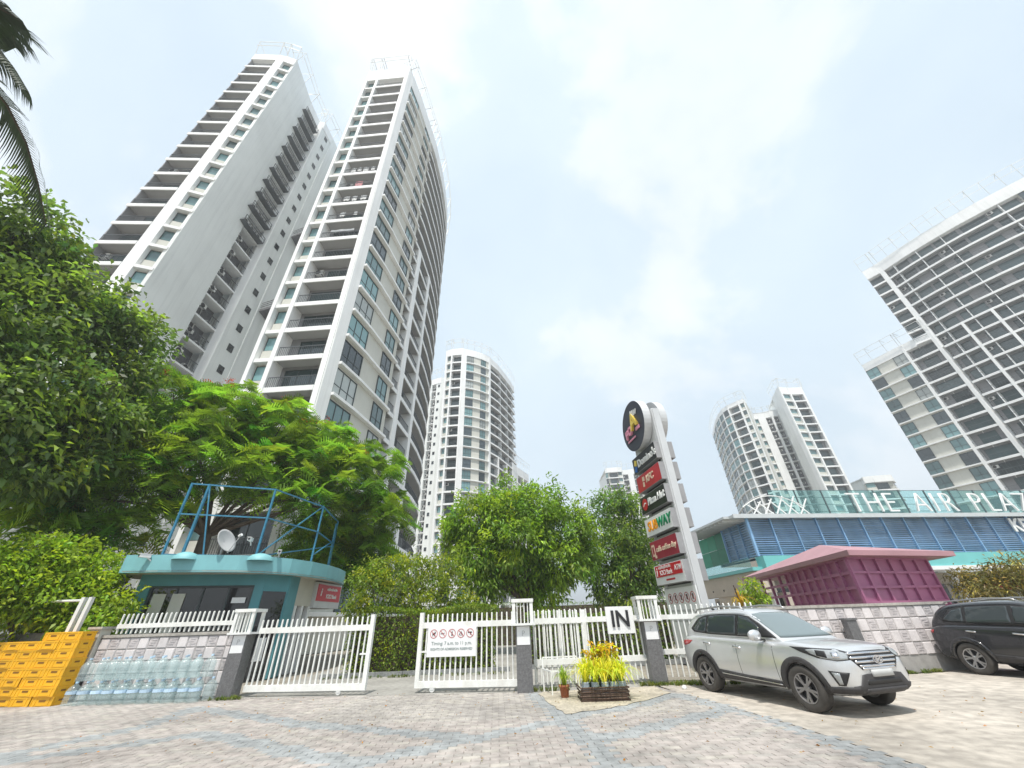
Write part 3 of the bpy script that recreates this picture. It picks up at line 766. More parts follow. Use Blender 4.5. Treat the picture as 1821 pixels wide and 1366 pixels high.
for z in (36.3, 51.2):
    br = MB(); br.add([(-32.4, 36.0, z), (-32.5, 38.2, z), (-24, 36.0, z), (-24, 33.4, z), (-32.4, 36.0, z + .35), (-32.5, 38.2, z + .35), (-24, 36.0, z + .35), (-24, 33.4, z + .35)],
                      [(0, 3, 2, 1), (4, 5, 6, 7), (0, 1, 5, 4), (1, 2, 6, 5), (2, 3, 7, 6), (3, 0, 4, 7)])
    for k in range(3): br.bar((-32.4, 36.0, z + .7 + .35 * k), (-24, 33.4, z + .7 + .35 * k), 0.06)
    put('bridge_slab', br.mesh('bridge_slab', DARKW), At)

C_path = [(-20.39, 96.35), (-19.9, 96.1), (-18.64, 95.47), (-18.19, 95.37), (-15.41, 95.13), (-14.99, 95.16), (-13.88, 95.75), (-11.7, 96.69), (-9.6, 97.94), (-8.15, 99.14), (-7.34, 100.0), (-6.87, 100.75), (-4.75, 104.56), (-2.5, 110.24), (-0.8, 114.95), (0.63, 119.82), (2.6, 123.95), (4.58, 128.2)]
cu = 13
Ct = tower('apartment_tower', 'white tower with stepped curved right side, seen beyond the round mango tree', (-10, 100, 0), C_path[:16],
      ['pillar', 'nwin', 'pillar', 'bal', 'solid', 'skin', 'win:3', 'cream', 'win:2', 'cream', [('pillar', 0, 23)], [('bal', 0, cu), ('open', cu, 23)], [('bal', 0, cu), ('open', cu, 23)],
       [('bal', 0, cu), ('open', cu, 23)], [('bal', 0, cu), ('open', cu, 23)]],
      [(-8, 122), (-16, 116), (-20, 104)], 1.9, 3.07, 23, 74.6, fine=0.3, posts=[(12, 0, cu), (13, 0, cu), (14, 0, cu)])
tower('', '', (-10, 100, 0), C_path[14:], ['solid', 'bal', 'bal'], [(2, 131), (-6, 124)], 1.9, 3.07, 13, 44.0, fine=0.3, posts=[(1, 0, 13), (2, 0, 13)], into=Ct)
# the sibling slab of that tower seen in the gap
G_path = [(-30.2, 112.6), (-27.6, 111.2), (-26.0, 110.4), (-24.2, 109.8), (-22.2, 110.6)]
tower('apartment_tower', 'narrow white tower end with small square windows in the gap behind the curved tower', (-26, 113, 0), G_path,
      ['grey', 'ac', 'sw', 'grey'], [(-20, 130), (-32, 128)], 1.5, 3.05, 23, 73.5, fine=0.5)

Dl_path = [(90.5, 160), (87.6, 152), (85.3, 145.5), (83.9, 139.5), (83.4, 135.2), (84, 132), (86.2, 128.6), (86.6, 128.1), (87.6, 126.8), (91.3, 131.2)]
tower('apartment_tower', 'distant white tower with curved left side above the blue louvres', (90, 138, 0), Dl_path,
      ['win:3', 'win:3', 'win:3', 'win:3', 'win:2', 'bal', 'pillar', 'nwin', 'grey'], [(100, 142), (100, 158)], 1.5, 3.08, 22, 70.5, fine=0.6, posts=[(1, 0, 22), (2, 0, 22), (3, 0, 22), (4, 0, 22), (5, 0, 22)])
Dm_path = [(93.0, 133.4), (95, 135.6), (96.4, 135.5), (99, 134.9), (100.6, 133.9), (101.2, 133.6), (104, 132.6)]
tower('apartment_tower', 'service core tower with dark pipe recesses between the two distant balcony towers', (98, 137, 0), Dm_path,
      ['grey', 'nwin', 'solid', 'ac', 'pillar', 'ac'], [(106, 146), (96, 146)], 1.5, 3.08, 21, 68.5, fine=0.6, frame_h=2)
Dr_path = [(100.8, 129.5), (98.3, 121.2), (98.7, 121.2), (101.9, 121.9), (102.5, 122), (106.6, 121.9), (107.2, 121.8), (112, 128)]
tower('apartment_tower', 'distant white tower with a column of square balconies, right of the service core', (104, 126, 0), Dr_path,
      ['grey', 'pillar', 'nwin', 'pillar', 'bal', 'pillar', 'grey'], [(112, 138), (104, 138)], 1.5, 3.08, 22, 71.8, fine=0.6)
H_path = [(121.5, 132), (124, 131), (130, 130.2), (133, 133)]
tower('apartment_tower', 'pale low tower far off behind the mall letters', (127, 135, 0), H_path, ['nwin', 'bal', 'nwin'], [(134, 145), (122, 145)], 1.5, 3.1, 12, 40.5, fine=0.8, frame_h=0)
F_path = [(45.5, 186), (46.3, 185), (51.5, 184.2), (53.5, 184.6), (54.5, 189), (57.5, 188.8), (60, 188), (62.5, 187), (66, 187.5), (70, 190)]
tower('apartment_tower', 'faraway white tower left of the tall brand pylon', (56, 192, 0), F_path, ['win:2', 'bal', 'nwin', 'grey', 'ac', 'solid', 'ac', 'nwin', 'bal'],
      [(70, 205), (46, 205)], 1.0, 3.1, 20, 65.0, fine=0.9, frame_h=3)
E_path = [(91.92, 83.35), (92.8, 80.93), (94.02, 77.61), (94.91, 75.31), (95.11, 74.84), (97.0, 70.29), (97.18, 69.7), (98.41, 65.63), (99.91, 61.46), (102.64, 57.84), (105.41, 54.17), (108.2, 50.46), (111.41, 46.15), (114.46, 41.66), (117.6, 37)]
Et = tower('apartment_tower', 'wide white tower block at the right edge with long balcony rows and a stepped roof', (102, 66, 0), E_path[:7],
      ['win:2', 'cream', 'win:2', 'pillar', 'bal', 'pillar'], [(108, 74), (103, 86)], 0.8, 3.13, 17, 55.6, fine=0.4)
E2 = [(95.4, 72.4), (96.9, 70.2), (97.3, 69.4), (98.9, 65.0), (100.9, 60.8), (103.2, 56.8), (105.9, 52.9), (109, 49), (112.3, 45.2), (115.8, 41.6), (119.5, 38)]
tower('', '', (102, 66, 0), E2,
      [[('bal', 17, 24)], [('solid', 16, 24)], 'open', 'open', 'open', 'bal', 'open', 'win:3', 'win:2', 'bal'], [(130, 50), (120, 66), (104, 77)], 0.8, 3.13, 24, 78.5, fine=0.4, frame_h=4, into=Et,
      posts=[(i, 0, 17) for i in (3, 4, 5, 6, 7, 8, 9)])
# ------------------------------------------------------------------ shopping plaza on the right
def bolt(m, p): m.box(p[0] - .02, p[1] - .02, p[2] - .02, p[0] + .02, p[1] + .02, p[2] + .02)
def plaza():
    t = thing('shopping_plaza', 'two storey plaza with blue louvred upper floor, teal band and glass parapet', 'shopping plaza', (48, 48, 0))
    A, B = (21.5, 37.2), (78, 43.9)
    LF = local_frame(A, B); W = dist(A, B)
    left = (20.9, 50.0)
    LS = local_frame(left, A)
    WS = dist(left, A)
    put('upper_wall', m_box('upper_wall', MALLG, 1.9, 0.55, 5.75, W, 9, 8.95), t, LF)
    put('upper_wall', m_box('upper_wall', MALLG, 0.2, 0.55, 5.75, 1.9, 0.8, 8.95), t, LF)
    put('upper_wall', m_box('upper_wall', MALLG, WS - 4.9, 0.30, 5.75, WS - 0.5, 0.5, 8.95), t, LS)
    # louvres on the front, bay by bay
    nb = 11; bw = 2.35; rows = 17
    sl = MB(); sl.add([(0.05, -0.03, 0), (bw - 0.05, -0.03, 0), (bw - 0.05, 0.10, 0.075), (0.05, 0.10, 0.075), (0.05, -0.03, 0.02), (bw - 0.05, -0.03, 0.02), (bw - 0.05, 0.10, 0.095), (0.05, 0.10, 0.095)],
           [(0, 3, 2, 1), (4, 5, 6, 7), (0, 1, 5, 4), (1, 2, 6, 5), (2, 3, 7, 6), (3, 0, 4, 7)])
    slm = sl.mesh('louvre_blade', LOUVRE)
    post = m_box('louvre_post', LOUVRE, -0.05, -0.06, 5.75, 0.05, 0.16, 9.0)
    for i in range(nb + 4):
        put('louvre_post', post, t, LF @ T(i * bw, 0, 0))
        if i < nb:
            for k in range(rows): put('louvre_blade', slm, t, LF @ T(i * bw, 0.05, 5.83 + k * 0.185))
    rest = MB()
    for i in range(nb, nb + 12):
        for k in range(rows): rest.box(i * bw + .05, 0.02, 5.83 + k * .185, (i + 1) * bw - .05, 0.12, 5.90 + k * .185)
    o = put('louvre_blades', rest.mesh('louvre_blades', LOUVRE), t, LF); o['kind'] = 'stuff'
    for i in range(4): put('louvre_post', post, t, LS @ T(WS - i * 1.6 - 0.02, 0, 0))
    sl2 = m_box('louvre_blade', LOUVRE, 0.05, 0.0, 0, 1.55, 0.1, 0.06)
    for i in range(3):
        for k in range(15): put('louvre_blade', sl2, t, LS @ T(WS - (i + 1) * 1.6, 0.02, 5.85 + k * 0.205))
    # green cladding panels further along the left side
    for i in range(3):
        for k in range(2): put('green_panel', m_box('green_panel', GREENP, 0, 0, 0, 1.75, 0.12, 1.42), t, LS @ T(WS - 4.95 - (i + 1) * 1.8, 0.1, 5.8 + k * 1.46))
    # first floor slab with the teal band, glass balustrade and pale trim
    tb = MB(); tb.box(0, -0.55, 4.62, W, 0.5, 5.72); put('teal_band', tb.mesh('teal_band', TEALP), t, LF)
    tb = MB(); tb.box(0, -0.9, 4.62, WS - 0.0, 0.5, 4.9); put('teal_band', tb.mesh('teal_band', TEALP), t, LS)
    put('balustrade', m_box('balustrade', PARAG, 0, -0.92, 4.92, WS - 0.1, -0.88, 5.7), t, LS)
    put('trim', m_box('trim', SIGNW, 0, -0.7, 4.30, W, 0.5, 4.615), t, LF)
    put('soffit_wall', m_box('soffit_wall', BEIGE, 0, -0.6, 2.9, WS, 0.6, 4.60), t, LS)
    put('ground_floor_wall', m_box('ground_floor_wall', BEIGE, 0, 2.5, 0, W, 8, 4.29), t, LF)
    put('ground_floor_wall', m_box('ground_floor_wall', BEIGE, 0, 1.4, 0, WS - 0.1, 4, 2.9), t, LS)
    sp = m_box('shop_window', DARKGL, 0.12, 2.42, 0.2, 3.4, 2.49, 3.3)
    for i in range(12): put('shop_window', sp, t, LF @ T(1.5 + i * 3.8, 0, 0))
    sp = m_box('shop_window', DARKGL, 0.1, 1.3, 0.2, 2.6, 1.38, 2.6)
    for i in range(4): put('shop_window', sp, t, LS @ T(0.4 + i * 3.0, 0, 0))
    col_ = m_box('column', SIGNW, -0.22, -0.2, 0, 0.22, 0.24, 4.29)
    for i in range(9): put('column', col_, t, LF @ T(0.6 + i * 6.2, 0.6, 0))
    for i in range(5):
        put('downlight', m_box('downlight', BLACKP, -0.06, -0.66, 3.35, 0.06, -0.6, 3.5), t, LS @ T(2 + i * 2.2, 0, 0))
    # flat metal roof with ribs under the left eave
    rf = MB(); rf.box(-1.6, -0.5, 9.0, W, 11, 9.22); put('roof', rf.mesh('roof', ROOFM), t, LF)
    put('roof_edge', m_box('roof_edge', ROOFM, -1.6, -0.62, 8.92, W, -0.5, 9.28), t, LF)
    rib = m_box('roof_rib', ROOFM, 0, -2.0, 8.78, 0.09, 0.5, 8.995)
    for i in range(16): put('roof_rib', rib, t, LS @ T(WS - 0.6 - i * 0.8, 0, 0))
    rf = MB(); rf.box(0, -2.1, 9.0, WS, 0.0, 9.2); put('roof', rf.mesh('roof', ROOFM), t, LS @ T(0, -0.02, 0.004))
    # glass parapet on the roof
    x0 = 4.2
    for i in range(14):
        gp = put('parapet_panel', cached('pg', lambda: m_box('parapet_panel', PARAG, 0.04, 1.2, 9.25, 2.96, 1.23, 12.0)), t, LF @ T(x0 + i * 3.0, 0, 0))
        put('parapet_post', cached('pp', lambda: m_box('parapet_post', RAILM, -0.035, 1.16, 9.22, 0.035, 1.30, 12.05)), t, LF @ T(x0 + i * 3.0, 0, 0))
    for z in (9.9, 10.6, 11.3, 12.03):
        put('parapet_rail', m_box('parapet_rail', RAILM, x0, 1.24, z - 0.02, x0 + 42, 1.29, z + 0.02), t, LF)
    # white lattice at the left end of the parapet
    lt = MB()
    for i in range(5):
        a = 1.2 + i * 1.25; lt.bar((a, 0.6, 9.25), (a + 1.5, 0.7, 11.4 - abs(i - 2.5) * 0.25), 0.09); lt.bar((a + 1.4, 0.6, 9.25), (a - 0.1, 0.7, 11.1 - abs(i - 3) * 0.2), 0.09)
    lt.tube([(0.6 + 6.6 * q / 10, 0.65, 9.3 + 2.0 * math.sin(math.pi * (0.15 + 0.7 * q / 10))) for q in range(11)], 0.05, 6)
    put('roof_lattice', lt.mesh('roof_lattice', STEELW), t, LF)
    # lettering on the roof edge
    x = 10.9
    for w_ in ('THE', 'AIR', 'PLAZA'):
        for ch in w_:
            adv = {'I': 1.25, 'A': 2.15, 'L': 1.6}.get(ch, 1.95)
            put('letter', tmesh('L' + ch), t, LF @ T(x + adv / 2, -0.35, 10.28)); x += adv * 0.96
        x += 1.4
    o = put('shop_lettering', tmesh('mallkfc'), t, LF @ T(29.4, -0.2, 8.1))
    put('shop_board', m_box('shop_board', SIGNW, 28.3, -0.12, 6.0, 31.0, -0.04, 6.8), t, LF)
    e_ = MB(); e_.lathe([(0.0, -0.16), (0.30, -0.16), (0.30, -0.125)], 14, 0, 'y', (29.1, 0, 6.4)); put('shop_mark', e_.mesh('shop_mark', RED), t, LF)
plaza()

# ------------------------------------------------------------------ purple kiosk behind the tiled wall
def kiosk():
    t = thing('purple_kiosk', 'purple panelled kiosk with a low pink hipped roof behind the tiled wall', 'kiosk', (14, 19, 0))
    c, r, l = (11.85, 15.15), (16.0, 16.55), (14.2, 25.2)
    bk = (r[0] + l[0] - c[0], r[1] + l[1] - c[1])
    body = MB(); body.prism([lerp(c, bk, 0.03), lerp(r, l, 0.03), lerp(bk, c, 0.03), (lerp(c, l, 0.62)[0] + 0.1, lerp(c, l, 0.62)[1])], 0, 3.12); put('body', body.mesh('body', PURPLE), t)
    LF = local_frame(c, r); w = dist(c, r); nc = 6; cw = w / nc; zs = [0.3, 0.77, 1.24, 1.71, 2.18, 2.65, 3.12]
    pm = m_box('panel', PURPLE, 0.05, 0.03, 0.04, cw - 0.05, 0.09, 0.43)
    for k in range(6):
        for i in range(nc): put('panel', pm, t, LF @ T(i * cw, 0, zs[k]))
    st = m_box('stud', PURPLE, -0.045, -0.05, 0.0, 0.045, 0.04, 3.12)
    for i in range(nc + 1): put('stud', st, t, LF @ T(i * cw, 0, 0))
    for z in zs: put('rail', m_box('rail', PURPLE, 0.0, -0.042, z - 0.04, w, 0.032, z + 0.04), t, LF)
    LS = local_frame(l, c); ws = dist(l, c); cw2 = 1.55
    pm = m_box('panel', PURPLE, 0.05, 0.03, 0.04, cw2 / 2 - 0.05, 0.09, 0.43)
    for k in range(6):
        for i in range(8): put('panel', pm, t, LS @ T(ws - (i + 1) * cw2 / 2 - 0.1, 0, zs[k]))
    for i in range(9): put('stud', m_box('stud', PURPLE, -0.05, -0.06, 0, 0.05, 0.04, 3.12), t, LS @ T(ws - i * cw2 / 2 - 0.06, 0, 0))
    for z in zs: put('rail', m_box('rail', PURPLE, 0.0, -0.045, z - 0.05, ws, 0.032, z + 0.05), t, LS)
    for i in range(3): put('stud', m_box('stud', PURPLE, -0.07, -0.06, 0, 0.07, 0.05, 3.12), t, LS @ T(0.1 + i * 1.5, 0, 0))
    # roof: overhanging hip
    def ext(p, q, s): return (p[0] + (p[0] - q[0]) * s, p[1] + (p[1] - q[1]) * s)
    cc = ((c[0] + bk[0]) / 2, (c[1] + bk[1]) / 2)
    E_ = [(11.55, 14.55), (16.65, 15.95), (19.2, 27.2), (13.55, 26.0)]
    z0 = 3.14
    rf = MB(); h1, h2 = (13.2, 18.0, 3.95), (15.6, 23.0, 3.95)
    V = [(x, y, z0) for x, y in E_] + [(x, y, z0 + 0.17) for x, y in E_] + [h1, h2]
    rf.add(V, [(3, 2, 1, 0), (0, 1, 5, 4), (1, 2, 6, 5), (2, 3, 7, 6), (3, 0, 4, 7), (4, 5, 8), (5, 6, 9, 8), (6, 7, 9), (7, 4, 8, 9)])
    put('roof', rf.mesh('roof', PINK), t)
kiosk()

# ------------------------------------------------------------------ teal booth with round end
def booth():
    t = thing('teal_booth', 'teal rounded single storey booth with dark front window behind the gate', 'booth', (-10.5, 18.5, 0))
    # plan of the roof edge
    edge = [(-13.6, 14.2), (-12.5, 14.35), (-11.2, 14.7), (-10.2, 15.05), (-9.5, 15.55), (-8.95, 16.3), (-8.6, 17.3), (-8.45, 18.5), (-8.5, 19.8), (-8.75, 21.2), (-9.3, 22.4)]
    backp = [(-11.5, 23), (-14.6, 21), (-15.0, 16)]
    rf = MB(); rf.prism(edge + backp, 3.32, 3.36, 0); put('soffit', rf.mesh('soffit', SOFFIT), t)
    fa = MB()
    for a, b in zip(edge, edge[1:]):
        d = Vector((b[0] - a[0], b[1] - a[1])).normalized(); nn = Vector((-d.y, d.x)) * 0.14
        fa.add([(a[0], a[1], 3.30), (b[0], b[1], 3.30), (b[0], b[1], 3.86), (a[0], a[1], 3.86), (a[0] + nn.x, a[1] + nn.y, 3.30), (b[0] + nn.x, b[1] + nn.y, 3.30), (b[0] + nn.x, b[1] + nn.y, 3.86), (a[0] + nn.x, a[1] + nn.y, 3.86)],
               [(0, 1, 2, 3), (0, 4, 5, 1), (3, 2, 6, 7), (7, 6, 5, 4)])
    a, b = (-13.6, 14.2), (-15.0, 16)
    fa.bar((a[0], a[1], 3.58), (b[0], b[1], 3.58), 0.14, 0.56)
    put('fascia', fa.mesh('fascia', TEALL), t)
    rd = MB(); rd.prism([(p[0] * .992 - .1, p[1] + .15) for p in edge] + backp, 3.5, 3.72); put('roof', rd.mesh('roof', CONC), t)
    for (x, y, r) in ((-11.9, 14.62, 0.40), (-9.75, 15.5, 0.45)):
        dm = MB(); dm.lathe([(r, 3.70), (r * 0.95, 3.80), (r * 0.7, 3.90), (r * 0.3, 3.96), (0.01, 3.97)], 18, 0, 'z', (x, y, 0)); put('roof_vent', dm.mesh('roof_vent', TEALL, True), t)
    # walls
    w0, w1, w2, w3 = (-13.6, 15.05), (-9.7, 16.15), (-9.15, 16.95), (-9.2, 19.2)
    LF = local_frame(w0, w1); w = dist(w0, w1)
    for nm, bx, mt in (('wall', (0, 0, 0, w, 0.25, 0.75), TEAL), ('wall', (0, 0, 0.75, 0.38, 0.25, 3.32), TEAL), ('wall', (w - 0.32, 0, 0.75, w, 0.25, 3.32), TEAL), ('wall', (0.38, 0, 2.95, w - 0.32, 0.25, 3.32), TEAL)):
        put(nm, m_box(nm, mt, *bx), t, LF)
    wf = put('window', m_win(w - 0.70, 2.2, 4, 1, 0.12, 0.07), t, LF @ T(0.38, 0.2, 0.75))
    put('pane', m_box('pane', DARKGL, 0.06, -0.06, 0.06, w - 0.76, -0.03, 2.14), wf, WM[wf.name])
    rs_ = MB()
    bl = put('blind', MB().box(0.16, -0.10, 0.2, 0.55, -0.075, 1.95).box(0.75, -0.10, 0.2, 1.15, -0.075, 1.95).mesh('blind', CREAM), wf, WM[wf.name])
    nt_ = put('notice', m_box('notice', SIGNW, w - 1.35, -0.13, 1.62, w - 0.9, -0.1225, 1.80), wf, WM[wf.name])
    LD = local_frame(w1, w2); wd = dist(w1, w2)
    put('wall', m_box('wall', TEAL, 0, 0.02, 2.75, wd, 0.25, 3.32), t, LD)
    do = put('door', m_box('door', DARKGL, 0.0, 0.06, 0, wd, 0.12, 2.75), t, LD)
    put('poster', m_box('poster', SIGNW, 0.30, 0.035, 0.55, 0.62, 0.058, 1.25), do, WM[do.name])
    LR = local_frame(w2, w3); wr = dist(w2, w3)
    put('wall', m_box('wall', TEAL, 0, 0, 0, 0.75, 0.25, 3.32), t, LR)
    put('wall', m_box('wall', SOFFIT, 0.75, 0.0, 2.3, wr, 0.25, 3.32), t, LR)
    put('wall', m_box('wall', BLACKP, 0.75, 0.9, 0, wr, 1.1, 2.3), t, LR)
    pm = m_box('post', SIGNW, -0.09, -0.02, 0, 0.09, 0.16, 2.3)
    for x in (0.9, 1.5, 2.1): put('post', pm, t, LR @ T(x, 0.02, 0))
    bw = MB(); bw.prism([lerp(w0, w1, 0.02), w1, w2, w3, (-9.6, 21.6), (-13.6, 20.4), (-13.3, 16)], 0, 3.2)
    ib = MB(); ib.prism([(-13.4, 15.75), (-10.1, 16.7), (-9.75, 17.2), (-10.3, 18.2), (-10.3, 21.3), (-13.4, 20.2), (-13.2, 16.3)], 0, 3.25); put('inner_wall', ib.mesh('inner_wall', BLACKP), t)
    # lit-box sign under the round eave
    s = thing('bank_sign', 'red and white bank sign box hung under the round end of the teal roof', 'sign', (-8.9, 19.6, 2.3))
    a, b = (-9.05, 19.1), (-8.95, 21.6)
    SF = local_frame(a, b)
    put('box', m_box('box', PYLON, 0, 0, 2.25, 2.45, 0.9, 3.26), s, SF)
    put('red_panel', m_box('red_panel', RED, 0.10, -0.025, 2.52, 2.35, 0.0, 3.18), s, SF)
    put('lettering', tmesh('i'), s, SF @ T(0.42, -0.035, 2.86)); put('lettering', tmesh('bank'), s, SF @ T(1.45, -0.035, 2.72)); put('lettering', tmesh('bankh'), s, SF @ T(1.45, -0.035, 3.0))
    # rooftop frame
    f = thing('rooftop_frame', 'blue steel lattice frame standing on the teal booth roof', 'steel frame', (-10.5, 17, 3.86))
    P = [(-12.75, 14.55), (-10.05, 15.65), (-9.35, 18.6), (-9.95, 21.8)]
    zb, zt = 3.9, 6.5
    for p in P: put('upright', MB().bar((p[0], p[1], 3.72), (p[0], p[1], zt), 0.065).mesh('upright', BLUEF), f)
    q = lerp(P[0], P[1], 0.2); put('upright', MB().bar((q[0], q[1], zb), (q[0], q[1], zt), 0.08).mesh('upright', BLUEF), f)
    q = lerp(P[2], P[3], 0.93); put('upright', MB().bar((q[0], q[1], 3.72), (q[0], q[1], zt - .2), 0.07).mesh('upright', BLUEF), f)
    for a, b in zip(P, P[1:]):
        for z in (zb, (zb + zt) / 2 + .12, zt - 0.03):
            put('rail', MB().bar((a[0], a[1], z), (b[0], b[1], z), 0.05).mesh('rail', BLUEF), f)
    for a, b, z0, z1 in ((P[2], P[1], zt, zb), (P[3], P[2], zt - 1.0, zb + 0.4), (lerp(P[0], P[1], .2), lerp(P[0], P[1], .42), zt, zb), (P[3], P[1], zt - 1.3, zb)):
        put('brace', MB().bar((a[0], a[1], z0), (b[0], b[1], z1), 0.045).mesh('brace', BLUEF), f)
    # dish
    d = thing('satellite_dish', 'grey satellite dish on the front edge of the booth roof', 'satellite dish', (-11.2, 14.95, 3.86))
    ax = Vector((0.90, -0.12, 0.42)).normalized(); Q = ax.to_track_quat('Z', 'Y').to_matrix().to_4x4()
    dm = MB(); dm.lathe([(0.02, 0.0), (0.22, 0.03), (0.42, 0.10), (0.50, 0.14), (0.50, 0.155), (0.42, 0.12), (0.22, 0.05), (0.02, 0.02)], 24)
    put('reflector', dm.mesh('reflector', DISHM, True), d, T(-11.0, 14.98, 4.33) @ Q @ Matrix.Scale(0.88, 4))
    put('arm', MB().tube([(0, -0.55, 0.13), (0, -0.1, 0.75)], 0.02, 6).mesh('arm', DISHM), d, T(-11.0, 14.98, 4.33) @ Q @ Matrix.Scale(0.88, 4))
    put('feed_horn', MB().lathe([(0.0, 0.66), (0.05, 0.66), (0.06, 0.80), (0, 0.80)], 10).mesh('feed_horn', SIGNW), d, T(-11.0, 14.98, 4.33) @ Q @ Matrix.Scale(0.88, 4) @ T(0, -0.08, 0))
    put('mast', MB().tube([(-11.0, 15.05, 3.7), (-11.0, 15.0, 4.33)], 0.03, 8).mesh('mast', DISHM), d)
    for (x, y, z, lab, az) in ((-12.95, 14.15, 3.80, 'white security camera on the left corner of the teal roof', -0.5), (-9.2, 15.7, 4.02, 'white security camera on the rounded front of the teal roof', 0.5), (-10.25, 15.35, 4.45, 'white bullet camera clamped beside the dish on the blue frame', 0.3)):
        c = thing('security_camera', lab, 'camera', (x, y, z), 'security cameras on the booth')
        put('housing', MB().box(-0.06, -0.20, -0.05, 0.06, 0.12, 0.06).box(-0.07, -0.24, 0.055, 0.07, 0.13, 0.07).mesh('housing', SIGNW), c, T(x, y, z) @ RZ(az))
        put('bracket', MB().bar((0, 0.05, -0.04), (0, 0.22, -0.16), 0.035).mesh('bracket', SIGNW), c, T(x, y, z) @ RZ(az))
        put('lens', MB().lathe([(0, -0.21), (0.035, -0.21), (0.035, -0.195)], 10, 0, 'y').mesh('lens', BLACKP), c, T(x, y, z) @ RZ(az))
booth()

# ------------------------------------------------------------------ brand pylon
def pylon():
    t = thing('sign_pylon', 'tall silver sign pylon stacked with brand boards and a round dark disc on top', 'sign pylon', (6.3, 16.4, 0))
    Lp, Rp = (5.93, 17.63), (6.26, 15.27)
    LF = local_frame(Lp, Rp); W = dist(Lp, Rp)
    TH = 0.36
    for x in (0.02, W - 0.24):
        put('post', MB().box(x, 0.0, 0, x + 0.22, TH, 9.55).box(x + 0.03, -0.012, 0, x + 0.06, 0.0, 9.5).box(x + 0.15, -0.012, 0, x + 0.18, 0.0, 9.5).mesh('post', PYLON), t, LF)
    put('post', m_box('post', PYLON, W - 0.012, 0.05, 0.0, W + 0.02, 0.14, 9.5), t, LF)
    put('backing', m_box('backing', PYLOND, 0.24, 0.05, 0.3, W - 0.24, TH - 0.05, 9.0), t, LF)
    put('top_panel', m_box('top_panel', PYLON, 0.24, -0.005, 7.95, W - 0.24, TH, 9.0), t, LF)
    put('base_panel', m_box('base_panel', SIGNW, 0.0, -0.02, 0.2, W, 0.03, 2.42), t, LF)
    zt = [7.93, 7.02, 6.09, 5.13, 4.2, 3.28]; zb = [7.20, 6.29, 5.36, 4.41, 3.48, 2.56]
    mats = [BLACKS, RED, BLACKS, SIGNW, MAROON, SIGNW]
    names = ['board'] * 6
    boards = []
    for k in range(6):
        x0 = 0.06 if k not in (1, 4) else 0.12
        b = put('brand_board', MB().box(x0 - 0.1, -0.24, zb[k], W - 0.06, -0.02, zt[k], 0).box(x0 - 0.085, -0.246, zb[k] + 0.015, W - 0.075, -0.24, zt[k] - 0.015, 1).mesh('brand_board', [BOARDE, mats[k]]), t, LF)
        boards.append(b)
        put('brand_board', m_box('brand_board', BOARDE, 0.06, TH + 0.02, zb[k], W - 0.06, TH + 0.24, zt[k]), t, LF)
        put('crossbar', m_box('crossbar', PYLON, 0.24, 0.02, zb[k] - 0.14, W - 0.24, 0.10, zb[k] - 0.05), t, LF)
    def on(k, name, me, x, z, rot=0.0, dy=-0.262): return put(name, me, boards[k], LF @ T(x, dy, z) @ Matrix.Rotation(rot, 4, 'Y'))
    c = [(zt[k] + zb[k]) / 2 for k in range(6)]
    on(0, 'lettering', tmesh('dom'), 1.42, c[0] - 0.03)
    on(0, 'mark', MB().box(-0.13, -0.004, -0.13, 0.13, 0.004, 0.13).mesh('mark', YELT), 0.29, c[0] + 0.10, R(20)); on(0, 'mark', MB().box(-0.13, -0.004, -0.13, 0.13, 0.004, 0.13).mesh('mark', BLUET), 0.25, c[0] - 0.18, R(20))
    on(1, 'lettering', tmesh('kfc'), 1.33, c[1] + 0.02)
    on(1, 'mark', MB().box(-0.10, -0.004, 0.03, 0.12, 0.004, 0.22).box(-0.08, -0.004, -0.22, 0.09, 0.004, -0.02).mesh('mark', CREAMT), 0.72, c[1], 0.15)
    on(2, 'lettering', tmesh('pizza'), 1.45, c[2] + 0.02)
    on(2, 'mark', MB().lathe([(0, -0.006), (0.25, -0.006), (0.25, 0.004)], 18, 0, 'y').mesh('mark', RED), 0.40, c[2])
    on(2, 'mark', MB().bar((-0.14, -0.008, -0.06), (0.0, -0.008, 0.06), 0.01, 0.05).bar((0, -0.008, 0.06), (0.15, -0.008, 0.02), 0.01, 0.05).mesh('mark', LETTERW), 0.40, c[2])
    on(3, 'lettering', tmesh('sub'), 0.66, c[3]); on(3, 'lettering', tmesh('way'), 1.68, c[3])
    on(4, 'lettering', tmesh('cafe'), 1.38, c[4]); on(4, 'mark', MB().box(-0.13, -0.004, -0.22, 0.13, 0.004, 0.22).box(0.05, -0.004, -0.3, 0.2, 0.004, -0.2).mesh('mark', CREAMT), 0.30, c[4])
    on(4, 'mark', MB().box(-0.07, -0.009, -0.14, 0.07, -0.004, 0.14).mesh('mark', MAROON), 0.30, c[4])
    on(5, 'red_panel', m_box('red_panel', RED, 0.0, -0.010, 0.0, W - 0.26, 0.0, 0.40), 0.10, zb[5] + 0.28)
    on(5, 'lettering', tmesh('i'), 0.22, c[5] + 0.10, 0, -0.268); on(5, 'lettering', tmesh('bank'), 0.98, c[5] + 0.05, 0, -0.268); on(5, 'lettering', tmesh('bankh'), 0.92, c[5] + 0.235, 0, -0.268); on(5, 'lettering', tmesh('atm'), 1.96, c[5] + 0.13, 0, -0.268)
    on(5, 'red_line', m_box('red_line', RED, 0.85, -0.004, 0.0, 1.55, 0.0, 0.06), 0, zb[5] + 0.12, 0, -0.25)
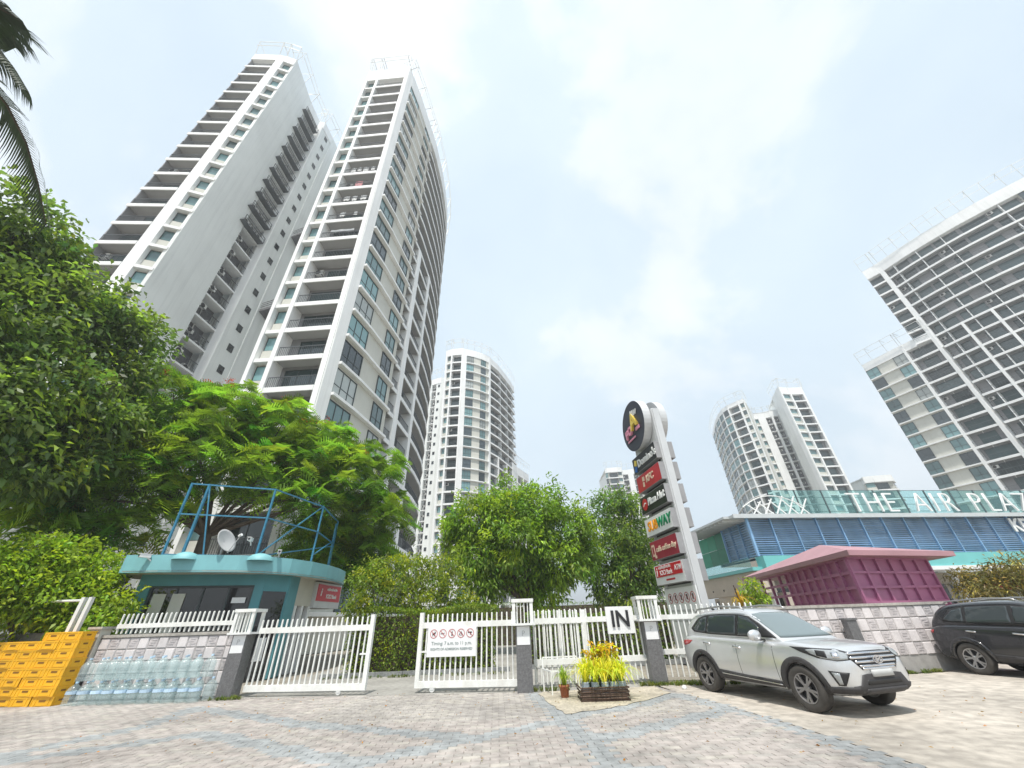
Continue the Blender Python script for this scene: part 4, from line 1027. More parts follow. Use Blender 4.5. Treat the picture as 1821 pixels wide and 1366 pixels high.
    # prohibition rings on the base panel, grey print below
    for k in range(5):
        put('ring', cached('pring', lambda: ring_sign(0.17, 0.022, CRIMS)), t, LF @ T(0.42 + k * 0.42, -0.03, 2.08))
        put('pictogram', cached('ppic', lambda: MB().box(-0.05, -0.006, -0.07, 0.04, 0, 0.05).box(-0.02, -0.006, 0.05, 0.05, 0, 0.10).mesh('pictogram', BLACKS)), t, LF @ T(0.42 + k * 0.42, -0.026, 2.08))
    for k in range(3): put('print_line', m_box('print_line', TEXTLG, 0.3, -0.024, 1.62 - k * 0.16, W - 0.4, -0.02, 1.70 - k * 0.16), t, LF)
    # disc
    DZ = 9.25
    def disc(y0, y1, cx, m_side, m_face, face_at_low):
        m = MB(); r = 1.2 if face_at_low else 1.05
        m.lathe([(r, y0), (r, y1)], 40, 0, 'y', (cx, 0, DZ))
        m.lathe([(0.001, y0), (r - 0.03, y0), (r, y0)], 40, 1 if face_at_low else 0, 'y', (cx, 0, DZ)); m.lathe([(r, y1), (0.001, y1)], 40, 0, 'y', (cx, 0, DZ))
        return m.mesh('round_sign', [m_side, m_face])
    ds = put('round_sign', disc(-0.38, -0.02, 1.08, PYLON, NAVY, True), t, LF)
    put('round_sign', disc(TH + 0.02, TH + 0.34, 1.3, PYLON, PYLON, False), t, LF)
    put('letter', tmesh('disc1'), ds, LF @ T(0.42, -0.42, DZ - 0.25) @ Matrix.Rotation(-0.12, 4, 'Y')); put('letter', tmesh('disc2'), ds, LF @ T(0.80, -0.42, DZ - 0.17) @ Matrix.Rotation(-0.12, 4, 'Y'))
    put('letter', tmesh('disc3'), ds, LF @ T(1.28, -0.43, DZ + 0.12) @ Matrix.Rotation(-0.12, 4, 'Y'))
    cr = MB()
    for k in range(4): cr.bar((1.15 + k * 0.16, -0.43, DZ + 0.38), (1.20 + k * 0.19, -0.43, DZ + 0.72 - 0.05 * k), 0.03, 0.09)
    put('crest', cr.mesh('crest', LETTERW), ds, LF)
    put('strip', MB().box(1.35, -0.43, DZ - 0.38, 1.75, -0.40, DZ - 0.22).box(0.35, -0.43, DZ - 0.62, 1.2, -0.40, DZ - 0.54).mesh('strip', PINKT), ds, LF)
pylon()
# ------------------------------------------------------------------ tiled boundary walls
def tiled_wall(name, label, a, b, h, thick, tw, th, rows, zb=0.0, cap=True):
    t = thing(name, label, 'boundary wall', (*lerp(a, b, .5), 0))
    LF = local_frame(a, b); w = dist(a, b)
    put('core', m_box('core', GROUT, 0, 0.012, 0, w, thick, h - 0.02), t, LF)
    if cap: put('coping', m_box('coping', CONC, -0.03, -0.035, h - 0.04, w + 0.03, thick + 0.03, h + 0.03), t, LF)
    n = int(round(w / tw)); tw = w / n
    def tile(k, v):
        m = MB(); g = 0.006; x1, z1 = tw - g, th - g; d = 0.0 if k else -0.008; bv = 0.018
        m.add([(g, 0.02, g), (x1, 0.02, g), (x1, 0.02, z1), (g, 0.02, z1), (g + bv, d - 0.006, g + bv), (x1 - bv, d - 0.006, g + bv), (x1 - bv, d - 0.006, z1 - bv), (g + bv, d - 0.006, z1 - bv)],
              [(4, 5, 6, 7), (0, 1, 5, 4), (1, 2, 6, 5), (2, 3, 7, 6), (3, 0, 4, 7)])
        if k:   # split-face relief: short raised ridges
            for q in range(3):
                zz = th * (0.30 + 0.2 * q) + 0.01 * (v % 2); xa = g + bv + 0.02 + 0.03 * ((q + v) % 3)
                m.box(xa, d - 0.016, zz, min(xa + tw * 0.5, x1 - bv), d - 0.004, zz + 0.022)
        return m.mesh('wall_tile', TILED if k else TILEL)
    tiles = {(k, v): tile(k, v) for k in (0, 1) for v in (0, 1, 2)}
    z0 = h - 0.05 - rows * th
    for r in range(rows):
        for i in range(n):
            put('wall_tile', tiles[(i + r) % 2, random.randrange(3)], t, LF @ T(i * tw, random.uniform(-0.002, 0.002), z0 + r * th))
    return t, LF, w
wl, WLF, WLW = tiled_wall('tiled_wall', 'low tiled wall under white pickets behind the water jars', (-12.1, 12.98), (-8.06, 12.86), 1.48, 0.22, 0.29, 0.28, 5)
tiled_wall('tiled_wall', 'chequered tile wall between the two parked cars, below the purple kiosk', (6.75, 12.6), (13.1, 13.68), 1.64, 0.22, 0.30, 0.30, 4, cap=True)
# grey rendered wall running on behind the crates, with a cream end pier
t = thing('rendered_wall', 'plain grey wall behind the yellow crates at the left edge', 'boundary wall', (-16, 13.9, 0))
put('body', m_box('body', CONC, 0, 0, 0, 8.2, 0.22, 1.62), t, local_frame((-20.4, 14.8), (-12.45, 13.15)))
t = thing('wall_pier', 'cream plastered pier between the crates and the tiled wall', 'pier', (-12.25, 12.9, 0))
put('shaft', m_box('shaft', SOFFIT, -12.42, 12.85, 0.62, -12.12, 13.2, 1.66), t); put('footing', m_box('footing', BLACKP, -12.44, 12.83, 0, -12.10, 13.22, 0.62), t)
put('cap', m_box('cap', CONC, -12.48, 12.8, 1.66, -12.06, 13.26, 1.72), t)
t = thing('stone_stub', 'dark grey stone stub post standing in front of the chequered tile wall', 'post', (9.35, 12.75, 0))
put('shaft', MB().box(-0.16, -0.09, 0, 0.16, 0.09, 1.28).mesh('shaft', GRANITE), t, T(9.3, 12.8, 0) @ RZ(R(10)))
put('cap', MB().box(-0.18, -0.11, 1.28, 0.18, 0.11, 1.33).mesh('cap', GRANITE), t, T(9.3, 12.8, 0) @ RZ(R(10)))

# ------------------------------------------------------------------ pickets, gates, posts
def m_picket(h, w=0.036):
    m = MB(); m.box(-w / 2, -w / 2, 0, w / 2, w / 2, h - 0.02)
    m.add([(-w / 2, -w / 2, h - .02), (w / 2, -w / 2, h - .02), (w / 2, w / 2, h - .02), (-w / 2, w / 2, h - .02), (0, 0, h)], [(0, 1, 4), (1, 2, 4), (2, 3, 4), (3, 0, 4)])
    return m.mesh('picket', FENCEW)
def fence(name, label, cat, a, b, zb, zt, rails, sp, stiles=(), ext=0.0, rail_h=0.11, xs=None):
    t = thing(name, label, cat, (*lerp(a, b, .5), zb))
    LF = local_frame(a, b); w = dist(a, b); pk = m_picket(zt - zb)
    n = int(round(w / sp))
    for i in range(n + 1):
        put('picket', pk, t, LF @ T(0.03 + (w - 0.06) * i / n, random.uniform(-0.003, 0.003), zb) @ RZ(random.uniform(-.03, .03)))
    for z in rails: put('rail', m_box('rail', FENCEW, -ext, -0.045, z, w + ext, 0.045, z + rail_h), t, LF)
    for x, z0, z1 in stiles: put('stile', m_box('stile', FENCEW, x - 0.055, -0.055, z0, x + 0.055, 0.055, z1), t, LF)
    return t, LF, w
fence('picket_fence', 'white picket fence on top of the low tiled wall', 'fence', (-11.75, 12.95), (-8.1, 12.85), 1.53, 2.03, [1.66], 0.145)
gl, GLF, GLW = fence('sliding_gate', 'white picket gate leaf in front of the teal booth', 'gate', (-7.55, 12.98), (-4.15, 12.62), 0.16, 1.76, [0.10, 1.42], 0.152, [(3.40, 0.1, 1.80)], rail_h=0.14)
gr, GRF, GRW = fence('sliding_gate', 'white picket gate leaf carrying the notice board', 'gate', (-2.78, 12.66), (-0.05, 12.42), 0.16, 1.76, [0.10, 1.42], 0.142, [(0.0, 0.1, 1.80)], rail_h=0.14)
for g, LF, x in ((gl, GLF, 2.72), (gr, GRF, 0.42)):
    wm = MB(); wm.lathe([(0.0, -0.03), (0.07, -0.03), (0.075, 0.0), (0.07, 0.03), (0, 0.03)], 14, 0, 'y', (x, 0, 0.075)); wm.box(x - 0.05, -0.04, 0.06, x + 0.05, -0.032, 0.2); wm.box(x - 0.05, 0.032, 0.06, x + 0.05, 0.04, 0.2)
    put('gate_wheel', wm.mesh('gate_wheel', STEELW), g, LF)
put('latch', m_box('latch', FENCEW, 3.16, -0.03, 0.86, 3.36, 0.0, 0.90), gl, GLF); put('latch', m_box('latch', FENCEW, 0.05, -0.03, 0.86, 0.22, 0.0, 0.90), gr, GRF)
# notice board on the right leaf
nb = thing('notice_board', 'white notice board with five prohibition rings on the right gate leaf', 'notice board', (-2.0, 12.55, 0.85))
NF = GRF @ T(0.22, -0.075, 0)
put('board', m_box('board', SIGNW, 0, 0.0, 0.76, 1.36, 0.02, 1.42), nb, NF)
pic = [MB().box(-.04, -.004, -.03, .035, 0, .02).box(.02, -.004, 0, .05, 0, .05).box(-.035, -.004, -.06, -.022, 0, -.03).box(.015, -.004, -.06, .028, 0, -.03),
       MB().box(-.065, -.004, -.012, .045, 0, .006).box(.03, -.004, .006, .036, 0, .04), MB().box(-.012, -.004, -.06, .018, 0, .03).box(-.006, -.004, .035, .012, 0, .06),
       MB().bar((-.05, -.002, -.04), (0, -.002, .04), .004, .014).bar((0, -.002, .04), (.05, -.002, -.04), .004, .014).box(-.05, -.004, -.05, .05, 0, -.04), MB().box(-.06, -.004, .0, .05, 0, .03).box(.0, -.004, -.04, .03, 0, .0)]
for k in range(5):
    x = 0.17 + k * 0.255
    put('ring', cached('nring', lambda: ring_sign(0.105, 0.014, CRIMS)), nb, NF @ T(x, 0.0, 1.285)); put('pictogram', pic[k].mesh('pictogram', BLACKS), nb, NF @ T(x, 0.0, 1.285))
put('lettering', tmesh('timing'), nb, NF @ T(0.68, -0.003, 1.06)); put('lettering', tmesh('rights'), nb, NF @ T(0.68, -0.003, 0.93))
# wicket between the posts, a folded leaf behind it, IN board
wk_, WKF, WKW = fence('wicket_gate', 'white picket wicket gate carrying the IN board', 'gate', (0.34, 12.55), (3.46, 12.98), 0.10, 1.78, [1.44, 0.50], 0.158, rail_h=0.13)
fence('folded_gate', 'narrow white picket leaf folded behind the left part of the wicket gate', 'gate', (0.40, 12.95), (1.95, 13.25), 0.10, 1.76, [1.42, 0.42], 0.125, [(0.75, 0.1, 1.76), (1.5, 0.1, 1.76)], rail_h=0.10)
ib = thing('entry_board', 'white square IN board with thick dark letters on the wicket gate', 'sign', (2.9, 12.8, 1.25))
IF_ = WKF @ T(2.14, -0.09, 0)
put('board', MB().box(0.0, 0, 1.14, 0.80, 0.05, 1.80, 0).mesh('board', SIGNW), ib, IF_); put('lettering', tmesh('IN'), ib, IF_ @ T(0.40, -0.02, 1.48) )
fence('picket_fence', 'white picket fence section behind the rear of the silver car', 'fence', (3.92, 13.0), (6.7, 12.75), 0.12, 1.80, [1.44, 0.62], 0.155, rail_h=0.12)
for (p, lab) in (((-8.06, 12.62), 'granite gate pillar beside the water jars'), ((-0.12, 12.05), 'granite gate pillar between the notice board gate and the wicket'), ((3.46, 12.66), 'granite gate pillar right of the IN board')):
    t = thing('gate_pillar', lab, 'gate pillar', (p[0] + .2, p[1] + .2, 0), 'granite gate pillars')
    w = 0.40; x, y = p
    put('shaft', m_box('shaft', GRANITE, x, y, 0, x + w, y + w, 1.42), t)
    pl = MB(); pl.prism([(x + 0.03, y - 0.008), (x + w - 0.03, y - 0.008), (x + w - 0.03, y), (x + 0.03, y)], 0.99, 1.40); put('plaque', pl.mesh('plaque', SIGNW), t)
    put('lettering', tmesh('plaqueP'), t, T(x + w / 2, y - 0.012, 1.24))
    put('cap', m_box('cap', STEELW, x - 0.12, y - 0.12, 1.42, x + w + 0.12, y + w + 0.12, 1.47), t)
    hb = MB()
    for cx in (x - 0.08, x + w + 0.0):
        for cy in (y - 0.08, y + w): hb.box(cx, cy, 1.47, cx + 0.08, cy + 0.08, 1.96)
    hb.box(x - 0.10, y - 0.10, 1.96, x + w + 0.10, y + w + 0.10, 2.04)
    put('lamp_housing', hb.mesh('lamp_housing', FENCEW), t)
    for k in range(4): put('lamp_bar', m_box('lamp_bar', FENCEW, x + 0.04 + k * 0.095, y - 0.06, 1.47, x + 0.065 + k * 0.095, y - 0.03, 1.96), t)
# white pipe stand in front of the wicket
t = thing('pipe_stand', 'low white pipe stand in front of the wicket gate, left of the plants', 'stand', (0.85, 11.9, 0))
st = MB()
for (x, y) in ((0.55, 12.1), (1.45, 12.2), (0.72, 11.55), (1.55, 11.7)): put('leg', MB().box(x - .014, y - .014, 0, x + .014, y + .014, 0.70 if y > 12 else 0.46).mesh('leg', FENCEW), t)
for a, b in (((0.55, 12.1, .70), (1.45, 12.2, .70)), ((0.72, 11.55, .46), (1.55, 11.7, .46)), ((0.55, 12.1, .46), (0.72, 11.55, .46)), ((1.45, 12.2, .46), (1.55, 11.7, .46))): put('crossbar', MB().bar(a, b, 0.032).mesh('crossbar', FENCEW), t)
# chain-link fence posts in the hedge at the left
t = thing('hedge_fence', 'galvanised fence rail with a leaning double post in front of the left hedge', 'fence', (-15.5, 13.4, 0))
put('rail', MB().tube([(-20.2, 14.4, 2.52), (-13.2, 12.98, 2.42)], 0.035, 8).mesh('rail', STEELW), t)
for x, y in ((-13.2, 12.98), (-12.95, 12.95)): put('post', MB().box(x - .05, y - .05, 0, x + .05, y + .05, 2.5).mesh('post', STEELW), t)
for k in range(3): put('post', MB().tube([(-15.4 - k * 2.2, 13.43 + k * .45, 0), (-15.4 - k * 2.2, 13.43 + k * .45, 2.5)], 0.03, 8).mesh('post', STEELW), t)

# ------------------------------------------------------------------ yellow crates
def m_crate():
    W_, D_, H_, t_ = 0.60, 0.42, 0.20, 0.022
    m = MB()
    m.box(0.01, 0.01, 0, W_ - 0.01, D_ - 0.01, 0.02)
    for (x0, y0, x1, y1) in ((0.01, 0.01, W_ - 0.01, 0.01 + t_), (0.01, D_ - 0.01 - t_, W_ - 0.01, D_ - 0.01), (0.01, 0.032, 0.01 + t_, D_ - 0.032), (W_ - 0.01 - t_, 0.032, W_ - 0.01, D_ - 0.032)):
        m.box(x0, y0, 0.02, x1, y1, H_ - 0.03)
    # rim and corner ribs
    for (x0, y0, x1, y1) in ((0, 0, W_, 0.035), (0, D_ - 0.035, W_, D_), (0, 0.035, 0.035, D_ - 0.035), (W_ - 0.035, 0.035, W_, D_ - 0.035)): m.box(x0, y0, H_ - 0.03, x1, y1, H_)
    for x in (0.0, 0.1, W_ - 0.13, W_ - 0.03): m.box(x, 0.0, 0.015, x + 0.03, 0.012, H_ - 0.03)
    for y in (0.06, D_ - 0.09): m.box(W_ - 0.012, y, 0.015, W_, y + 0.03, H_ - 0.03)
    m.box(0.15, 0.002, 0.02, W_ - 0.16, 0.012, 0.04); 
    return m.mesh('shell', YELLOW)
crate_me = m_crate()
slot_f = MB().box(0.21, 0.004, 0.095, 0.39, 0.0115, 0.135).mesh('handle_slot', YELLOWD)
slot_s = MB().box(0.588, 0.15, 0.095, 0.596, 0.27, 0.135).mesh('handle_slot', YELLOWD)
ORD = ['bottom', 'second', 'third', 'fourth', 'fifth', 'sixth', 'seventh', 'eighth', 'ninth']
cols_ = [('rightmost', -12.72, 12.42, 8), ('second from the right', -13.34, 12.50, 8), ('third from the right', -13.99, 12.62, 7), ('fourth from the right', -14.62, 12.76, 7), ('fifth from the right', -15.26, 12.92, 7), ('sixth from the right', -15.9, 13.1, 7)]
for nm, x, y, n in cols_:
    for k in range(n):
        jx, jy, a = random.uniform(-.02, .02), random.uniform(-.025, .025), random.uniform(-.035, .035)
        M = T(x + jx, y + jy, k * 0.203) @ RZ(a - 0.09)
        c = thing('crate', f'yellow plastic crate, {"topmost" if k == n - 1 else ORD[k] + " from the ground" if k else "on the ground"} in the {nm} crate stack', 'crate', (x + .3, y + .2, k * 0.203), 'yellow crates stacked at the left edge')
        put('shell', crate_me, c, M); put('handle_slot', slot_f, c, M); put('handle_slot', slot_s, c, M)

# ------------------------------------------------------------------ water jars
NTH = ['first', 'second', 'third', 'fourth', 'fifth', 'sixth', 'seventh', 'eighth', 'ninth', 'tenth', 'eleventh', 'twelfth']
def m_jar():
    m = MB()
    prof = [(0.0, 0.0), (0.130, 0.0), (0.142, 0.02), (0.142, 0.08), (0.132, 0.095), (0.142, 0.11), (0.142, 0.19), (0.132, 0.205), (0.142, 0.22), (0.142, 0.31), (0.135, 0.335), (0.10, 0.39), (0.05, 0.43), (0.032, 0.445), (0.032, 0.48)]
    m.lathe(prof, 14); return m.mesh('body', BOTTLE, True)
jar_me = m_jar()
cap_me = MB().lathe([(0.036, 0.455), (0.036, 0.495), (0.0, 0.495)], 10).mesh('cap', BOTCAP)
lab_me = MB().lathe([(0.1435, 0.235), (0.1435, 0.30)], 14).mesh('label_band', BOTCAP)
for row in range(2):
    for lay in range(2):
        n = 12 if lay == 0 else (11 if row else 10)
        for i in range(n):
            x = -11.75 + i * 0.335 + (0.16 if row == 1 else 0) + random.uniform(-.015, .015) + (0.12 if lay else 0)
            y = 12.36 + row * 0.30 - (x + 9.7) * 0.045 + random.uniform(-.015, .015); z = lay * 0.50
            if x > -8.22: continue
            c = thing('water_jar', f'clear water jar, {NTH[i]} from the left, {"upper" if lay else "lower"} {"back" if row else "front"} row by tiled wall', 'water jar', (x, y, z), 'empty water jars before the tiled wall')
            M = T(x, y, z) @ RZ(random.uniform(0, 6))
            put('body', jar_me, c, M); put('cap', cap_me, c, M)
            if (i * 3 + lay + row) % 3 == 0: put('label_band', lab_me, c, M)

# ------------------------------------------------------------------ plants by the gate
def strap_plant(n, length, material, wid=0.022, up=1.0, tint=(1, 1, 1)):
    Vs = []; tt = []
    for i in range(n):
        a = RNG.uniform(0, 6.28); l = length * RNG.uniform(0.7, 1.15); sp = RNG.uniform(0.15, 0.95)
        d = np.array([math.cos(a), math.sin(a), 0]); s = np.array([-math.sin(a), math.cos(a), 0])
        pts = []
        for k in range(5):
            u = k / 4
            pts.append(d * (0.02 + sp * l * 0.85 * u ** 1.3) + np.array([0, 0, up * l * (1.25 * u - (0.55 + 0.75 * sp) * u * u)]))
        ws = [wid, wid * 1.1, wid, wid * 0.7, 0.003]
        col3 = np.array(tint) * RNG.normal(1, .16) * np.array([1 + RNG.normal(0, .08), 1, 1])
        for k in range(4):
            Vs.append([pts[k] - s * ws[k] / 2, pts[k] + s * ws[k] / 2, pts[k + 1] + s * ws[k + 1] / 2, pts[k + 1] - s * ws[k + 1] / 2]); tt.append(col3)
    V = np.array(Vs).reshape(-1, 3)
    return np_mesh('leaves', V, np.arange(len(V)).reshape(-1, 4), np.clip(np.array(tt), .05, 3), material)
tr = thing('cane_tray', 'low dark cane tray holding the yellow leaved bag plants', 'tray', (1.8, 10.85, 0))
x0, x1, y0, y1 = 1.28, 2.32, 10.55, 11.2
for k in range(7):
    z = 0.03 + k * 0.035; j = lambda: random.uniform(-.025, .025)
    put('cane', MB().tube([(x0 + j(), y0 + j() * .5, z), (1.8, y0 - .02 + j() * .5, z + j() * .4), (x1 + j(), y0 + j() * .5, z)], 0.017, 6).mesh('cane', CANE), tr)
    if k % 2 == 0:
        put('cane', MB().tube([(x0, y0, z), (x0 + j(), y1, z)], 0.017, 6).mesh('cane', CANE), tr); put('cane', MB().tube([(x1, y0, z), (x1 + j(), y1, z)], 0.017, 6).mesh('cane', CANE), tr)
for k in range(6): put('slat', m_box('slat', CANE, x0 + .02 + k * .17, y0, 0.11, x0 + .16 + k * .17, y1, 0.125), tr)
bag = MB().lathe([(0.0, 0), (0.075, 0.0), (0.088, 0.06), (0.092, 0.14), (0.085, 0.19), (0.10, 0.215), (0.088, 0.205)], 12).mesh('bag', BAGM, True)
soil = MB().lathe([(0.088, 0.19), (0.0, 0.195)], 12).mesh('soil', BARK)
sp_ = [(1.41, 10.68), (1.62, 10.65), (1.84, 10.66), (2.03, 10.66), (2.21, 10.69), (1.45, 10.88), (1.66, 10.86), (1.88, 10.88), (2.09, 10.87), (2.26, 10.9), (1.52, 11.08), (1.75, 11.07), (1.97, 11.08), (2.18, 11.08)]
lfs = [strap_plant(44, 0.74, LF_YEL, 0.024, 1.05, tint=tn) for tn in ((1, 1, 1), (0.9, 1.0, 0.8), (1.05, 0.95, 1))]
for i, (x, y) in enumerate(sp_):
    rown = ('front', 'middle', 'back')[0 if i < 5 else 1 if i < 10 else 2]; k = i if i < 5 else i - 5 if i < 10 else i - 10
    p = thing('bag_plant', f'yellow strap-leaved plant in grey bag, {["first", "second", "third", "fourth", "fifth"][k]} from left, {rown} row of cane tray', 'potted plant', (x, y, 0.125), 'yellow plants in the cane tray')
    put('bag', bag, p, T(x, y, 0.125) @ RZ(i)); put('soil', soil, p, T(x, y, 0.125)); put('leaves', lfs[i % 3], p, T(x, y, 0.30) @ RZ(i * 1.7) @ Matrix.Scale(1 + 0.12 * (i >= 10), 4))
for (x, y, z, lab) in ((1.78, 11.20, 0.13, 'orange leaved croton rising behind the yellow plants, left one'), (2.05, 11.22, 0.13, 'orange leaved croton rising behind the yellow plants, right one')):
    p = thing('croton_plant', lab, 'potted plant', (x, y, z), 'orange crotons')
    put('bag', bag, p, T(x, y, z)); put('stem', MB().tube([(x, y, z + .18), (x + .02, y, z + .5), (x, y, z + .72)], [.014, .011, .005], 6).mesh('stem', BARK), p)
    put('leaves', broad_crown([(x, y, z + .62, .22), (x + .05, y, z + .74, .13)], LF_ORANGE, 620, 4, 0.17, 0.045, 0.05, (1.1, 1.15, 1), 0.25, 0.3, (0.9, 1.5, 0.6)), p)
p = thing('terracotta_pot_plant', 'green and yellow grass plant in a small terracotta pot left of the cane tray', 'potted plant', (0.98, 11.2, 0))
put('pot', MB().lathe([(0, 0), (0.085, 0), (0.11, 0.2), (0.125, 0.2), (0.125, 0.24), (0.11, 0.24), (0.10, 0.2), (0, 0.2)], 16).mesh('pot', TERRA, True), p, T(0.98, 11.2, 0))
put('leaves', strap_plant(60, 0.55, LF_LIME, 0.02, 1.25), p, T(0.98, 11.2, 0.2))
# ------------------------------------------------------------------ cars
def evaluated(me, mods):
    o = bpy.data.objects.new('shape_source', me); col.objects.link(o); extra = []
    for f in mods: f(o, extra)
    dg = bpy.context.evaluated_depsgraph_get(); dg.update()
    r = bpy.data.meshes.new_from_object(o.evaluated_get(dg))
    for x in [o] + extra: bpy.data.objects.remove(x)
    return r
def loft(stations, sec):
    m = MB(); rings = [sec(s) for s in stations]; n = len(rings[0])
    for r in rings: m.v += r
    for i in range(len(rings) - 1):
        for j in range(n):
            m.f.append((i * n + j, i * n + (j + 1) % n, (i + 1) * n + (j + 1) % n, (i + 1) * n + j)); m.m.append(0)
    m.f.append(tuple(reversed(range(n)))); m.m.append(0); k = (len(rings) - 1) * n; m.f.append(tuple(k + j for j in range(n))); m.m.append(0)
    return m
def bvh(me):
    return BVHTree.FromPolygons([v.co.copy() for v in me.vertices], [tuple(p.vertices) for p in me.polygons])
def panel(tree_, outline, frame, eps=0.006, thick=0.02, step=0.05, name='panel', material=None):
    """a sheet cut to a 2D outline and laid on the body. frame: (origin, u, v, direction)"""
    o, u, v, d = frame
    ol = []
    for i in range(len(outline)):
        a, b = Vector(outline[i]), Vector(outline[(i + 1) % len(outline)]); k = max(1, int((b - a).length / step))
        for q in range(k): ol.append(a.lerp(b, q / k))
    pts = list(ol); n0 = len(pts)
    xs = [p.x for p in ol]; ys = [p.y for p in ol]
    gx_ = np.arange(min(xs), max(xs), step); gy_ = np.arange(min(ys), max(ys), step)
    po = [(p.x, p.y) for p in ol]
    for x in gx_:
        for y in gy_:
            if inside((x, y), po) and min((Vector((x, y)) - p).length for p in ol) > step * 0.4: pts.append(Vector((x, y)))
    V, _, Fc, *_ = delaunay_2d_cdt([Vector((p[0], p[1])) for p in pts], [], [list(range(n0))], 1, 1e-5)
    P = []; ok = []
    for p in V:
        c = o + u * p[0] + v * p[1]; h = tree_.ray_cast(c, d)
        if h[0] is None: ok.append(False); P.append(c)
        else: ok.append(True); P.append(h[0] - d * eps)
    m = MB(); m.v = [tuple(p) for p in P]
    back = [tuple(Vector(p) + d * (thick + eps)) for p in P]; nP = len(P); m.v += back
    edges = {}
    for f in Fc:
        if not all(ok[i] for i in f): continue
        a, b, c = (P[i] for i in f[:3]); f = list(f)
        if (b - a).cross(c - a).dot(d) > 0: f = f[::-1]
        m.f.append(tuple(f)); m.m.append(0)
        for i in range(len(f)): edges[(f[i], f[(i + 1) % len(f)])] = 1
    for (a, b) in list(edges):
        if (b, a) not in edges: m.f.append((b, a, nP + a, nP + b)); m.m.append(0)
    me = m.mesh(name, material, True)
    return me
def mirror_y(me):
    r = me.copy(); r.transform(Matrix.Scale(-1, 4, (0, 1, 0))); r.flip_normals(); return r

